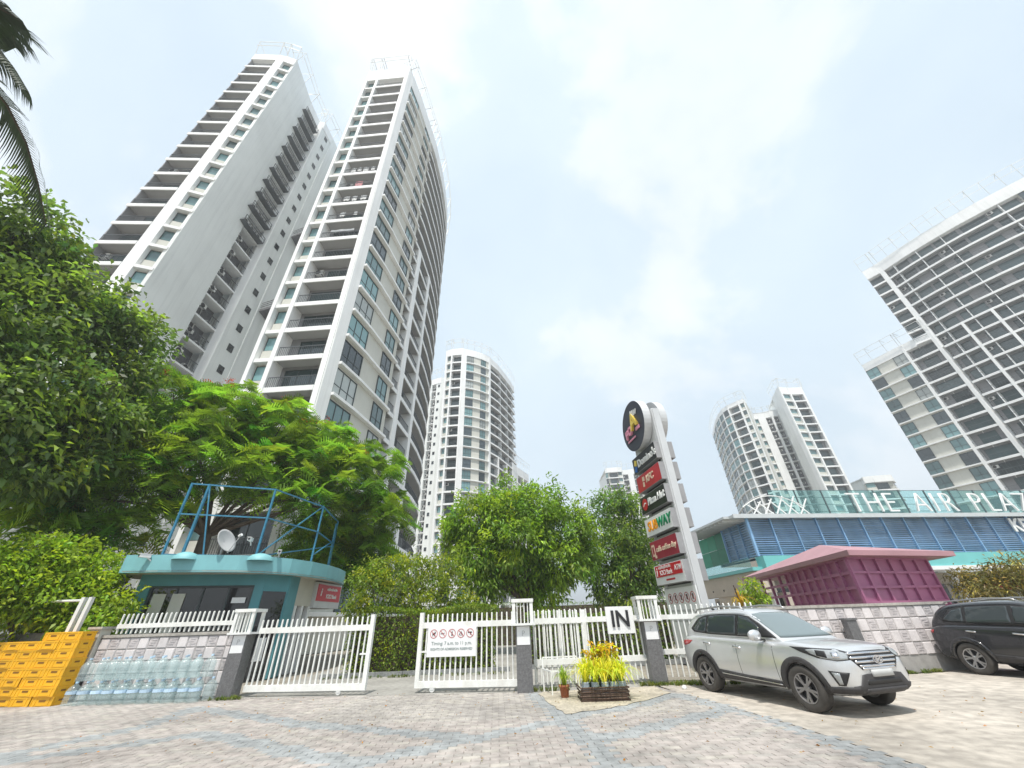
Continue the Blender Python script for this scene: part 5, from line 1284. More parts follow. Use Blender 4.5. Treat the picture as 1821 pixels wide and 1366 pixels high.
def suv_meshes(kind):
    silver = kind == 'silver'
    paint = SILVER if silver else DARKPAINT
    low = [(-2.13, .60, .46, .80), (-2.11, .74, .36, .94), (-2.02, .83, .28, 1.04), (-1.75, .875, .25, 1.10), (-1.30, .89, .23, 1.10), (-.6, .885, .23, 1.08), (.2, .885, .23, 1.06), (.85, .885, .23, 1.05),
           (1.25, .885, .23, 1.035), (1.6, .872, .25, 1.005), (1.88, .83, .27, .965), (2.02, .77, .30, .915), (2.09, .68, .33, .83), (2.13, .58, .38, .72)]
    def sec(s):
        x, w, zb, zt = s; h = zt - zb
        half = [(0, zb), (.80 * w, zb), (.95 * w, zb + .07), (1.0 * w, zb + .34 * h), (1.005 * w, zb + .62 * h), (.975 * w, zt - .13 * h - .01), (.945 * w, zt - .03), (.84 * w, zt + .005), (.45 * w, zt + .028), (0, zt + .035)]
        return [(x, y, z) for y, z in half] + [(x, -y, z) for y, z in half[-2:0:-1]]
    def subs(l):
        def f(o, ex): q = o.modifiers.new('s', 'SUBSURF'); q.levels = l; q.render_levels = l
        return f
    def wells(o, ex):
        for sx in (-1.295, 1.295):
            for sy in (-1, 1):
                c = MB(); c.lathe([(0.001, .52), (.385, .52), (.385, 1.1), (.001, 1.1)], 36, 0, 'y'); cm = c.mesh('cut', paint)
                bm_ = bmesh.new(); bm_.from_mesh(cm); bmesh.ops.remove_doubles(bm_, verts=bm_.verts, dist=0.002); bmesh.ops.recalc_face_normals(bm_, faces=bm_.faces); bm_.to_mesh(cm); bm_.free()
                k = bpy.data.objects.new('cut', cm); col.objects.link(k); k.location = (sx, 0 if sy > 0 else -1.62, .345); ex.append(k)
                q = o.modifiers.new('b', 'BOOLEAN'); q.operation = 'DIFFERENCE'; q.object = k; q.solver = 'EXACT'
    m0 = loft(low, sec).mesh('body', paint, True)
    bm_ = bmesh.new(); bm_.from_mesh(m0); bmesh.ops.recalc_face_normals(bm_, faces=bm_.faces); bm_.to_mesh(m0); bm_.free()
    full = evaluated(m0, [subs(2)])
    body = evaluated(m0, [subs(2), wells])
    if silver: cabs = [(-2.04, 1.06, .66), (-1.98, 1.22, .70), (-1.84, 1.44, .74), (-1.62, 1.555, .765), (-1.2, 1.605, .775), (-.6, 1.62, .78), (-.1, 1.605, .78), (.18, 1.565, .78), (.45, 1.42, .78), (.75, 1.24, .78), (1.02, 1.07, .77), (1.12, 1.02, .75)]
    else: cabs = [(-2.08, 1.05, .66), (-2.00, 1.20, .70), (-1.86, 1.40, .73), (-1.68, 1.545, .76), (-1.25, 1.60, .775), (-.6, 1.62, .78), (-.1, 1.605, .78), (.18, 1.565, .78), (.45, 1.42, .78), (.75, 1.24, .78), (1.02, 1.07, .77), (1.12, 1.02, .75)]
    def sec2(s):
        x, zr, wb = s; zb = .96
        ys = lambda z: wb - .33 * (z - 1.0)
        half = [(0, zb), (wb, zb), (ys(zb + .4 * (zr - zb)), zb + .4 * (zr - zb)), (ys(zr - .05), zb + max(.6 * (zr - zb), zr - zb - .06)), (ys(zr) - .07, zr - .004), (.35, zr + .022), (0, zr + .028)]
        return [(x, y, z) for y, z in half] + [(x, -y, z) for y, z in half[-2:0:-1]]
    m1 = loft(cabs, sec2).mesh('cabin', paint, True)
    bm_ = bmesh.new(); bm_.from_mesh(m1); bmesh.ops.recalc_face_normals(bm_, faces=bm_.faces); bm_.to_mesh(m1); bm_.free()
    cabin = evaluated(m1, [subs(2)])
    tb, tcb = bvh(full), bvh(cabin)
    X, Y, Z = Vector((1, 0, 0)), Vector((0, 1, 0)), Vector((0, 0, 1))
    side = (Vector((0, -3, 0)), X, Z, Y); front = (Vector((4, 0, 0)), Y, Z, -X); rear = (Vector((-4, 0, 0)), Y, Z, X)
    dq = Vector((-1, 1, 0)).normalized()
    dr = Vector((1, 1, 0)).normalized()
    fr_d = (Vector((2.0, -2.0, 0)) - dq * 2 + Vector((.7071, .7071, 0)) * .38, Vector((.7071, .7071, 0)), Z, dq)
    out_ = [('body', body, paint), ('cabin', cabin, paint)]
    P = lambda nm, ol, fr, mt, tr_=tb, e=.006, th=.02, st=.05: out_.append((nm, panel(tr_, ol, fr, e, th, st, nm, mt), mt))
    def both(nm, ol, fr, mt, tr_=tb, e=.006, th=.02, st=.05):
        me = panel(tr_, ol, fr, e, th, st, nm, mt); out_.append((nm, me, mt)); out_.append((nm, mirror_y(me), mt))
    if silver: dlo = [(.88, 1.10), (.48, 1.34), (.20, 1.475), (-.1, 1.52), (-.7, 1.535), (-1.2, 1.515), (-1.45, 1.46), (-1.72, 1.24), (-1.60, 1.17), (-1.0, 1.125), (0, 1.10)]
    else: dlo = [(.88, 1.10), (.48, 1.34), (.20, 1.475), (-.1, 1.52), (-.7, 1.535), (-1.2, 1.515), (-1.45, 1.45), (-1.60, 1.30), (-1.66, 1.19), (-1.0, 1.13), (0, 1.10)]
    both('window_trim', dlo, side, BLACKP, tcb, .018, .05, .04)
    both('side_window', [(.52, 1.125), (.45, 1.30), (.17, 1.455), (-.08, 1.495), (-.12, 1.125)], side, CARGL, tcb, .025, .01, .04)
    both('side_window', [(-.20, 1.13), (-.17, 1.50), (-.7, 1.51), (-1.05, 1.495), (-1.12, 1.15)], side, CARGL, tcb, .025, .01, .04)
    both('side_window', [(-1.18, 1.16), (-1.13, 1.485), (-1.40, 1.43), (-1.62, 1.24), (-1.55, 1.19)], side, CARGL, tcb, .025, .01, .04)
    P('windscreen', [(-.69, 1.10), (.69, 1.10), (.575, 1.515), (.3, 1.545), (-.3, 1.545), (-.575, 1.515)], front, SCREENGL, tcb, .008, .02, .05)
    P('rear_window', [(-.62, 1.14), (.62, 1.14), (.55, 1.47), (-.55, 1.47)], rear, CARGL, tcb, .006, .02, .06)
    # door shut lines, arches, sills, bumpers
    for x in (-.16, .78, -1.10):
        both('door_seam', [(x, .34), (x + .010, .34), (x + (.010 if x < .5 else .03), 1.05), (x + (0 if x < .5 else .02), 1.05)], side, BLACKP, tb, .0015, .004, .08)
    for cx_ in (-1.295, 1.295):
        ol = [(cx_ + .475 * math.cos(a), .345 + .475 * math.sin(a)) for a in np.linspace(R(-8), R(188), 22)] + [(cx_ + .383 * math.cos(a), .345 + .383 * math.sin(a)) for a in np.linspace(R(188), R(-8), 22)]
        both('arch_cladding', ol, side, CLAD if silver else DARKPAINT, tb, .014, .06, .05)
    both('sill_cladding', [(-.83, .245), (.83, .245), (.80, .40), (-.05, .425), (-.83, .47)], side, CLAD, tb, .016, .04, .06)
    both('sill_strip', [(-.80, .395), (.78, .335), (.78, .350), (-.80, .413)], side, CHROME if silver else CLAD, tb, .020, .01, .06)
    both('door_handle', [(-.02, .885), (-.22, .905), (-.22, .935), (-.02, .915)], side, CHROME, tb, .03, .03, .03)
    both('door_handle', [(-.95, .925), (-1.15, .945), (-1.15, .975), (-.95, .955)], side, CHROME, tb, .03, .03, .03)
    P('bumper_cladding', [(-.66, .30), (-.60, .28), (.60, .28), (.66, .30), (.68, .435), (.56, .45), (.46, .585), (.34, .60), (-.34, .60), (-.46, .585), (-.56, .45), (-.68, .435)], front, CLAD, tb, .012, .03, .05)
    both('bumper_corner', [(.74, .29), (.74, .43), (.40, .42), (.10, .40), (.02, .30), (.30, .275)], fr_d, CLAD, tb, .013, .03, .05)
    P('lower_grille', [(-.42, .45), (.42, .45), (.40, .52), (-.40, .52)], front, BLACKP, tb, .018, .01, .05)
    P('skid_plate', [(-.50, .31), (.50, .31), (.46, .40), (-.46, .40)], front, RIML if not silver else CLAD, tb, .030, .03, .05)
    P('grille', [(-.54, .895), (-.30, .915), (.30, .915), (.54, .895), (.57, .82), (.40, .655), (-.40, .655), (-.57, .82)], front, BLACKP, tb, .008, .02, .04)
    for z, hw in ((.885, .53), (.825, .55), (.765, .49), (.705, .43), (.668, .39)):
        P('grille_slat', [(-hw, z - .014), (hw, z - .014), (hw, z + .016), (-hw, z + .016)], front, CHROME, tb, .020, .012, .05)
    P('number_plate', [(-.24, .555), (.24, .555), (.24, .65), (-.24, .65)], front, TEXTLG, tb, .036, .02, .06)
    P('rear_bumper', [(-.80, .34), (.80, .34), (.82, .55), (-.82, .55)], rear, CLAD, tb, .012, .03, .06)
    both('headlight_housing', [(.72, .80), (.75, .90), (.55, .955), (.22, .965), (-.12, .975), (.02, .90), (.25, .815), (.5, .785)], fr_d, BLACKP, tb, .006, .02, .04)
    both('headlight', [(.68, .81), (.70, .89), (.52, .94), (.22, .95), (.10, .935), (.16, .88), (.30, .82), (.5, .795)], fr_d, LENS, tb, .013, .01, .04)
    both('headlight_reflector', [(.24, .85), (.38, .825), (.38, .925), (.24, .935)], fr_d, BLACKP, tb, .016, .01, .04)
    both('headlight_bulb', [(.45, .83), (.56, .83), (.56, .915), (.45, .915)], fr_d, CHROME, tb, .018, .01, .04)
    both('fog_lamp_bezel', [(.32, .645), (.62, .625), (.50, .44), (.40, .44)], fr_d, BLACKP, tb, .010, .02, .04)
    both('fog_lamp', [(.36, .625), (.47, .615), (.47, .46), (.42, .46)], fr_d, LENS, tb, .016, .01, .04)
    fr_r = (Vector((-2.0, -2.0, 0)) - dr * 2 - Vector((.7071, -.7071, 0)) * .45, Vector((.7071, -.7071, 0)), Z, dr)
    both('tail_lamp', [(-.62, .88), (-.60, .97), (-.2, 1.0), (-.06, .99), (-.15, .92), (-.3, .88)] if silver else [(-.62, .90), (-.60, .97), (-.34, .98), (-.36, .91)], fr_r, TAILR, tb, .012, .02, .04)
    # roof rails, mirrors, badge
    for s in (-1, 1):
        m = MB(); m.tube([(-1.55, s * .585, 1.57), (-1.42, s * .60, 1.645), (-.6, s * .615, 1.69), (.0, s * .61, 1.66), (.12, s * .60, 1.60)], [.012, .02, .02, .02, .012], 8)
        out_.append(('roof_rail', m.mesh('roof_rail', RIML, True), None))
        mm = MB(); mm.lathe([(0.001, -.13), (.05, -.125), (.085, -.07), (.095, 0), (.08, .09), (.03, .125), (.001, .13)], 14, 0, 'y'); me = mm.mesh('mirror', SILVER if silver else DARKPAINT, True)
        me.transform(T(.60, s * .99, 1.14) @ Matrix.Diagonal((.75, 1.15, 1.1, 1))); out_.append(('mirror', me, None))
        out_.append(('mirror_stalk', MB().bar((.62, s * .78, 1.06), (.60, s * .92, 1.07), .05, .035).mesh('mirror_stalk', BLACKP), None))
    bd = MB()
    for j in range(20):
        a0, a1 = 2 * math.pi * j / 20, 2 * math.pi * (j + 1) / 20
        bd.bar((2.165, .105 * math.cos(a0), .79 + .055 * math.sin(a0)), (2.165, .105 * math.cos(a1), .79 + .055 * math.sin(a1)), .014)
    bd.bar((2.165, -.055, .755), (2.165, -.03, .83), .014, .02); bd.bar((2.165, .03, .755), (2.165, .055, .83), .014, .02); bd.bar((2.165, -.045, .785), (2.165, .045, .80), .014, .018)
    out_.append(('badge', bd.mesh('badge', CHROME), None))
    out_.append(('wiper', MB().bar((.93, -.45, 1.135), (.86, .02, 1.17), .014).mesh('wiper', BLACKP), None))
    un = MB(); un.box(-1.85, -.62, .27, 1.75, .62, .5); out_.append(('underbody', un.mesh('underbody', BLACKP), None))
    an = MB(); an.bar((-1.5, 0, 1.60), (-1.62, 0, 1.70), .03, .05); out_.append(('aerial', an.mesh('aerial', BLACKP), None))
    return out_
def wheel_meshes(kind):
    ty = MB(); ty.lathe([(.225, -.10), (.26, -.112), (.315, -.112), (.338, -.095), (.345, -.06), (.345, .06), (.338, .095), (.315, .112), (.26, .112), (.225, .10)], 40, 0, 'y')
    rm = MB(); rm.lathe([(.228, -.085), (.222, -.105), (.208, -.10), (.20, -.05), (.20, .09), (.228, .09)], 36, 0, 'y')
    rm.lathe([(.001, -.088), (.05, -.088), (.065, -.075), (.07, -.04), (.001, -.04)], 18, 0, 'y')
    for k in range(5):
        for off in ((-.17, .17) if kind == 'silver' else (-.10, .26)):
            a = 2 * math.pi * k / 5 + .3; b = a + off
            rm.bar((.05 * math.cos(a), -.075, .05 * math.sin(a)), (.212 * math.cos(b), -.088, .212 * math.sin(b)), .034, .03, up=(0, 1, 0))
    bk = MB(); bk.lathe([(.001, -.02), (.205, -.02), (.205, .0)], 24, 0, 'y')
    return ty.mesh('tyre', TYRE, True), rm.mesh('rim', RIM if kind == 'silver' else RIML), bk.mesh('brake_disc', BLACKP)
def suv(kind, name, label, loc, heading):
    t = thing(name, label, 'car', loc, 'parked cars', heading)
    M = T(*loc) @ RZ(heading)
    for nm, me, _ in suv_meshes(kind): put(nm, me, t, M)
    ty, rm, bk = wheel_meshes(kind)
    for sx in (-1.295, 1.295):
        for sy in (-1, 1):
            W_ = M @ T(sx, sy * .775, .345) @ RZ(0 if sy < 0 else math.pi) @ Matrix.Rotation(sx * 1.3 + sy, 4, 'Y')
            w = put('wheel', bk, t, W_); put('tyre', ty, w, W_); put('rim', rm, w, W_)
    return t
h1 = Vector((0.296, -0.955)); l1 = Vector((0.955, 0.296))
cc = (Vector((5.19, 8.91)) + Vector((4.43, 11.36))) / 2 + l1 * 0.86
suv('silver', 'parked_car', 'silver compact SUV with grey cladding parked by the picket fence', (cc.x, cc.y, 0), math.atan2(h1.y, h1.x))
h2 = Vector((0.26, -0.966)).normalized(); l2 = Vector((-h2.y, h2.x))
rc = Vector((11.95, 12.5)) + l2 * 0.86 + h2 * 1.295
suv('dark', 'parked_car', 'dark grey SUV parked nose out at the right edge, partly cut off', (rc.x, rc.y, 0), math.atan2(h2.y, h2.x))
# ------------------------------------------------------------------ trees and hedges
T1 = [(-15.47, 7.05, 12.62, 1.49), (-15.42, 8.27, 11.99, 1.35), (-14.78, 8.41, 10.32, 1.74), (-14.9, 10.09, 11.12, 1.5), (-14.64, 11.31, 11.32, 1.23), (-14.26, 10.99, 9.5, 1.5), (-13.78, 9.08, 7.61, 1.91), (-13.85, 10.69, 7.54, 1.59), (-14.21, 7.36, 8.87, 1.6), (-13.14, 9.12, 5.41, 1.3), (-13.34, 7.88, 6.39, 1.58), (-13.39, 10.48, 5.92, 0.91)]
T2 = [(-16.11, 13.47, 8.29, 1.45), (-15.99, 15.11, 10.6, 1.61), (-14.39, 16.64, 10.59, 2.03), (-12.09, 17.78, 10.27, 1.85), (-10.1, 18.41, 9.37, 1.87), (-8.15, 19.35, 8.11, 1.75), (-7.15, 20.28, 6.42, 1.3), (-15.77, 13.1, 6.76, 1.14), (-14.8, 14.18, 7.11, 1.46), (-13.48, 14.78, 8.27, 1.37), (-11.63, 16.88, 7.69, 1.64), (-9.62, 18.1, 6.79, 1.44), (-8.57, 20.26, 5.49, 1.54), (-7.76, 21.65, 4.73, 1.16), (-15.47, 12.68, 5.61, 0.79), (-10.15, 20.08, 5.24, 1.23), (-13.6, 14.66, 6.1, 0.83)]
T3 = [(-2.62, 24.86, 6.98, 1.69), (-0.65, 25.49, 8.13, 1.56), (1.34, 24.96, 7.57, 1.62), (3.05, 25.32, 6.21, 1.69), (0.02, 24.5, 5.83, 1.86), (-2.4, 24.88, 5.01, 1.61), (2.32, 24.89, 4.4, 1.59), (0.29, 26.0, 3.96, 1.53), (-3.45, 24.76, 5.98, 1.03), (3.99, 25.69, 4.76, 0.96), (1.43, 25.96, 3.01, 1.13), (-2.05, 24.92, 3.34, 1.09)]
T4 = [(7.2, 27.06, 8.35, 0.86), (6.29, 27.28, 8.56, 0.55), (8.08, 26.81, 8.1, 0.54), (5.64, 27.43, 7.53, 0.7), (7.23, 27.05, 6.4, 1.42), (8.63, 27.16, 5.67, 1.1), (5.94, 27.36, 5.09, 1.54), (7.66, 27.45, 4.2, 1.43), (5.52, 27.45, 3.45, 1.23), (8.44, 27.74, 3.22, 0.99), (6.57, 27.22, 2.62, 1.03)]
SHRUB = [(-6.03, 16.96, 3.11, 0.77), (-5.5, 17.66, 3.46, 0.81), (-4.51, 17.94, 3.57, 0.76), (-4.99, 17.09, 2.68, 0.65), (-3.88, 18.09, 2.92, 0.84), (-3.4, 19.2, 3.67, 0.81), (-4.15, 17.51, 2.29, 0.66), (-3.0, 18.76, 2.51, 0.72), (-6.02, 16.43, 2.21, 0.57), (-2.32, 19.36, 1.97, 0.72)]
LHEDGE = [(-12.35, 9.86, 3.08, 0.61), (-12.24, 10.31, 3.33, 0.58), (-11.86, 10.74, 3.17, 0.61), (-12.06, 10.2, 2.38, 0.6), (-11.7, 10.62, 2.39, 0.63), (-11.54, 11.08, 2.79, 0.57), (-11.68, 11.65, 3.06, 0.55), (-11.21, 11.13, 2.14, 0.53), (-11.18, 11.73, 2.42, 0.45), (-12.6, 9.54, 2.94, 0.63), (-12.25, 9.66, 2.25, 0.56)]
RBUSH = [(17.22, 16.72, 2.21, 0.43), (17.55, 16.37, 2.27, 0.48), (17.9, 15.98, 2.32, 0.46), (18.2, 15.65, 2.37, 0.51), (16.94, 16.29, 1.82, 0.41), (17.35, 15.85, 1.87, 0.4), (18.46, 15.34, 2.25, 0.53)]
t1 = [(x, y, z, r * .80) for x, y, z, r in scaled(T1, 1.32)] + [(-21.5, 12.2, 15.6, 1.9), (-22, 9.5, 14, 2.4), (-21, 10.5, 10.5, 2.5)]
tree('broadleaf_tree', 'large dark green broadleaf tree filling the left edge', 'tree', t1, (-20.5, 13.2, 0), (-20.0, 13.2, 5.0),
     broad_crown(t1, LF_DARK, 23, 34, 0.33, 0.15, 0.34, var=0.24, new=0.28, newtint=(2.0, 1.8, 1.1), shell=0.45, droop=0.45), 0.42)
t2 = scaled(T2, 1.2) + [(-19.6, 15.2, 6.2, 1.3), (-18.2, 16.0, 5.4, 1.1), (-16.9, 17.4, 5.6, 1.0), (-11.0, 22.8, 5.0, 1.2), (-9.9, 24.6, 4.2, 1.1), (-20.5, 15.0, 7.6, 1.3)]
ft = tree('flame_tree', 'spreading bright green feathery flame tree behind the teal booth', 'tree', t2, (-15.6, 19.6, 0), (-15.4, 19.6, 5.6),
     fern_crown(t2, LF_FLAME, 21, 0.42, 0.90, 7), 0.34)
rb = [(x + random.uniform(-1, 1), y - r * 0.7, z + r * 0.55, 0.16) for x, y, z, r in t2[1:8] for q in range(3)]
put('blossom', broad_crown(rb, LF_RED, 300, 3, 0.09, 0.06, 0.10), ft)
tree('mango_tree', 'round bushy light green tree beyond the driveway, left of the pylon', 'tree', T3, (0.4, 25.6, 0), (0.5, 25.6, 2.3),
     broad_crown(T3, LF_MANGO, 36, 36, 0.30, 0.10, 0.27, var=0.22, new=0.35, newtint=(1.75, 1.55, 0.8), shell=0.5, droop=0.5), 0.34)
tree('tiered_tree', 'dark green tree with tiered top branches just left of the pylon', 'tree', T4, (7.0, 27.3, 0), (7.0, 27.2, 2.4),
     broad_crown(T4, LF_DARK, 36, 28, 0.28, 0.10, 0.25, var=0.22, tint=(1.15, 1.2, 1), new=0.15, shell=0.45), 0.26)
def bush(name, label, blobs, base, material, group=None, stems=5, **kw):
    t = thing(name, label, 'shrub' if 'shrub' in name else 'hedge', base, group)
    for k in range(stems):
        b = blobs[(k * 3) % len(blobs)]
        put('stem', MB().tube([(base[0] + random.uniform(-.4, .4), base[1] + random.uniform(-.3, .3), 0), lerp((base[0], base[1]), b, .6) + (b[2] * .6,), (b[0], b[1], b[2])], [.035, .025, .01], 6).mesh('stem', BARK, True), t)
    put('foliage', broad_crown(blobs, material, **kw), t)
    return t
bush('flowering_shrub', 'tall loose yellow-green shrub above the clipped hedge, between the gate leaves', [(x * 1.03, y * 1.03, z, r) for x, y, z, r in SHRUB], (-4.4, 18.2, 0), LF_HEDGE, dens=160, per=12, L=0.14, W=0.065, spread=0.12, new=0.3, newtint=(2.0, 1.6, 0.7), shell=0.3)
lh = scaled(LHEDGE, 1.27)
lh += [(-17 - k * 1.0, 13.6 + 0.25 * k, 2.2 + 0.5 * (k % 2), 0.8) for k in range(4)] + [(-14.0, 13.9, 1.9, .6), (-13.3, 14.2, 2.3, .55), (-13.2, 14.0, 1.6, .5), (-15.2, 13.7, 2.1, .7)]
bush('leafy_shrub', 'lime green leafy shrub hedge behind the fence rail at the left', lh, (-15, 13.9, 0), LF_LIME, dens=150, per=12, L=0.17, W=0.085, spread=0.14, new=0.2, newtint=(1.35, 1.25, 0.8), shell=0.35)
bush('oleander_shrub', 'dull brownish green shrub behind the tile wall beside the dark car', [(x * 1.0, y, z + 0.15, r * 1.1) for x, y, z, r in RBUSH] + [(19.2, 15.6, 2.2, .6)], (17.6, 16.0, 0), LF_DULL, dens=190, per=10, L=0.20, W=0.045, spread=0.12, tint=(1.1, 1, .9), new=0.2, newtint=(2.4, 2.2, 1.6), shell=0.3)
def clipped(label, a, b, depth, h, material, dens=900, tint=(1, 1, 1)):
    """trimmed hedge: dense leaves on the faces of a box, thinner inside"""
    t = thing('clipped_hedge', label, 'hedge', (*lerp(a, b, .5), 0))
    w = dist(a, b); n = int(dens * w * h)
    d = RNG.uniform(0, 1, n) ** 2 * depth
    x = RNG.uniform(0, w, n); z = RNG.uniform(0.05, h, n)
    k = RNG.uniform(0, 1, n) < 0.22; z[k] = h - RNG.uniform(0, 0.12, k.sum()); d[k] = RNG.uniform(0, depth, k.sum())
    wob = 0.10 * np.sin(x * 2.3 + 1) * np.sin(z * 3.1) + 0.07 * np.sin(x * 5.7)
    P = np.stack([x, d + wob, z + 0.08 * np.sin(x * 1.7)], 1)
    D = np.stack([RNG.normal(0, .6, n), -0.7 + RNG.normal(0, .5, n), RNG.normal(.1, .6, n)], 1)
    V, Q = leaves(P, D, 0.10 * RNG.uniform(.7, 1.3, n), 0.055)
    tt = tints(n, tint, 0.22, 0.14); yy = (np.sin(x * 3.3) * np.sin(z * 4.1 + x) + RNG.normal(0, .5, n)) > 0.8; tt[yy] *= np.array([1.7, 1.45, 0.8])
    LF = local_frame(a, b)
    put('foliage', np_mesh('foliage', V, Q, np.clip(tt, .05, 3), material), t, LF)
    put('twig_core', m_box('twig_core', BARK, 0.2, depth * 0.45, 0, w - 0.2, depth * 0.8, h - 0.25), t, LF)
    return t
clipped('tall clipped hedge beside the driveway, seen in the gap between the gate leaves', (-6.4, 16.55), (-0.9, 17.0), 1.2, 2.05, LF_HEDGE, 1000)
clipped('dark clipped hedge seen through the wicket gate', (0.2, 17.6), (6.2, 17.9), 1.0, 1.75, LF_DARK, 700, (1.2, 1.15, 1))
clipped('long low hedge far down the driveway', (-9, 33), (12, 31), 2.0, 2.6, LF_DARK, 120, (1.2, 1.2, 1))
for lab, a, b in (('grey kerb along the foot of the tall clipped hedge', (-7.0, 16.32), (-0.4, 16.85)), ('grey kerb along the hedge behind the wicket', (0.1, 17.3), (6.4, 17.6))):
    kb = thing('hedge_kerb', lab, 'kerb', (*lerp(a, b, .5), 0))
    w = dist(a, b); n = int(w / 0.9)
    for k in range(n): put('kerb_stone', m_box('kerb_stone', KERB, k * w / n + .006, 0, -0.02, (k + 1) * w / n - .006, 0.14, 0.13), kb, local_frame(a, b))
# coconut palm: only the drooping fronds reach into the picture
def frond(pts, n=64, ll=0.75, drop=0.75):
    P = [np.array(p, float) for p in pts]; Vs = []; tt = []
    seg = len(P) - 1
    for i in range(n):
        u = 0.12 + 0.88 * i / n; s = min(int(u * seg), seg - 1); f = u * seg - s
        p = P[s] * (1 - f) + P[s + 1] * f; d = P[s + 1] - P[s]; d /= np.linalg.norm(d)
        side = np.cross(d, [0, 0, 1.0]); side /= np.linalg.norm(side) + 1e-6
        L_ = ll * math.sin(math.pi * (0.12 + 0.80 * u)) * RNG.uniform(.8, 1.1) + .15
        for sg in (-1, 1):
            q = p; w = 0.036; dirv = side * sg * 0.75 + d * 0.65 + np.array([0, 0, -0.15]); dirv /= np.linalg.norm(dirv)
            wv = np.cross(dirv, [0, 0, 1.0]); wv /= np.linalg.norm(wv) + 1e-6
            c3 = np.array([1, 1, 1]) * RNG.normal(1, .15)
            for k in range(3):
                q2 = q + dirv * L_ / 3; w2 = w * (0.85 if k == 0 else 0.6 if k == 1 else 0.08)
                Vs.append([q - wv * w / 2, q + wv * w / 2, q2 + wv * w2 / 2, q2 - wv * w2 / 2]); tt.append(c3)
                q, w = q2, w2; dirv = dirv + np.array([0, 0, -drop * 0.55]); dirv /= np.linalg.norm(dirv)
    V = np.array(Vs).reshape(-1, 3)
    return np_mesh('leaflets', V, np.arange(len(V)).reshape(-1, 4), np.clip(np.array(tt), .1, 3), LF_PALM)
pc = np.array([-10.9, 1.9, 11.3])
pt_ = thing('coconut_palm', 'coconut palm whose drooping fronds hang into the top left corner', 'palm tree', (-11.4, 1.6, 0))
put('trunk', MB().tube([(-11.4, 1.6, 0), (-11.3, 1.65, 3), (-11.1, 1.8, 7.5), tuple(pc)], [.24, .17, .14, .12], 10).mesh('trunk', BARK, True), pt_)
ends = [(-8.78, 2.95, 10.1), (-9.3, 2.4, 11.7), (-10.4, 5.2, 9.4), (-13.5, 4.2, 10.0), (-14.4, 1.8, 10.6), (-13.4, -0.8, 10.1), (-11.0, -1.6, 9.8), (-8.9, -0.6, 10.4), (-11.5, 3.2, 13.4)]
for k, e_ in enumerate(ends):
    e_ = np.array(e_); pts = []
    for q in range(7):
        u = q / 6; p = pc * (1 - u) + e_ * u; p = p + np.array([0, 0, (0.55 if k < 2 else 0.9) * math.sin(math.pi * u)]); pts.append(p)
    fr = put('rachis', MB().tube([tuple(p) for p in pts], [.035, .03, .026, .022, .018, .012, .006], 6).mesh('rachis', LF_LIME if False else BARK, True), pt_)
    put('leaflets', frond(pts), fr)
# small plants near the pylon
p = thing('dry_stalk', 'tall orange-brown dry stalk beside the foot of the pylon', 'plant', (8.9, 17.6, 0))
put('stem', MB().tube([(8.9, 17.6, 0), (8.85, 17.6, 1.3), (8.75, 17.6, 2.5)], [.05, .04, .02], 7).mesh('stem', CANE), p)
put('leaves', strap_plant(40, 0.9, LF_ORANGE, 0.05, 1.2), p, T(8.85, 17.6, 1.7))
p = thing('young_sapling', 'bright lime green sapling left of the purple kiosk', 'plant', (10.0, 18.6, 0))
put('stem', MB().tube([(10, 18.6, 0), (10.02, 18.6, 1.2), (10, 18.6, 2.5)], [.03, .025, .01], 6).mesh('stem', BARK), p)
put('leaves', broad_crown([(10, 18.6, 2.45, .35), (10.05, 18.6, 1.95, .38), (9.95, 18.6, 1.6, .3)], LF_LIME, 260, 8, 0.16, 0.07, 0.10), p)
# weeds along the wall feet
Vs = []; Ts = []
spots = [(x, 12.58 + random.uniform(-.12, .12)) for x in np.linspace(3.1, 4.6, 60)] + [(random.uniform(4.0, 6.5), 12.5 + random.uniform(-.2, .2)) for _ in range(80)] + [(random.uniform(6.8, 11.6), 12.35 + (0) + random.uniform(-.08, .15)) for _ in range(120)] \
      + [(random.uniform(-8.1, -7.3), 12.5 + random.uniform(-.08, .1)) for _ in range(26)] + [(random.uniform(0.3, 1.2), 12.3 + random.uniform(-.1, .1)) for _ in range(24)] + [(random.uniform(-6.8, -0.5), 16.2 + random.uniform(-.1, .1)) for _ in range(60)]
blades = strap_plant(9, 0.16, LF_GRASS, 0.012, 1.2)
bv = np.zeros(len(blades.vertices) * 3); blades.vertices.foreach_get('co', bv); bv = bv.reshape(-1, 3)
for x, y in spots:
    if 6.8 < x < 11.7: y = 12.5 + (x - 6.8) * 0.17 + random.uniform(-.12, .05)
    a = random.uniform(0, 6.28); s = random.uniform(.6, 1.3); c_, s_ = math.cos(a), math.sin(a)
    Vs.append(np.stack([bv[:, 0] * c_ - bv[:, 1] * s_, bv[:, 0] * s_ + bv[:, 1] * c_, bv[:, 2]], 1) * s + np.array([x, y, 0])); Ts.append(np.ones((len(bv) // 4, 3)) * random.uniform(.6, 1.3) * np.array([random.uniform(.9, 1.5), 1, 1]))
V = np.vstack(Vs)
o = put('grass', np_mesh('grass', V, np.arange(len(V)).reshape(-1, 4), np.vstack(Ts), LF_GRASS)); o['kind'] = 'stuff'; o['label'] = 'green and dry weeds growing along the foot of the walls'; o['category'] = 'grass'
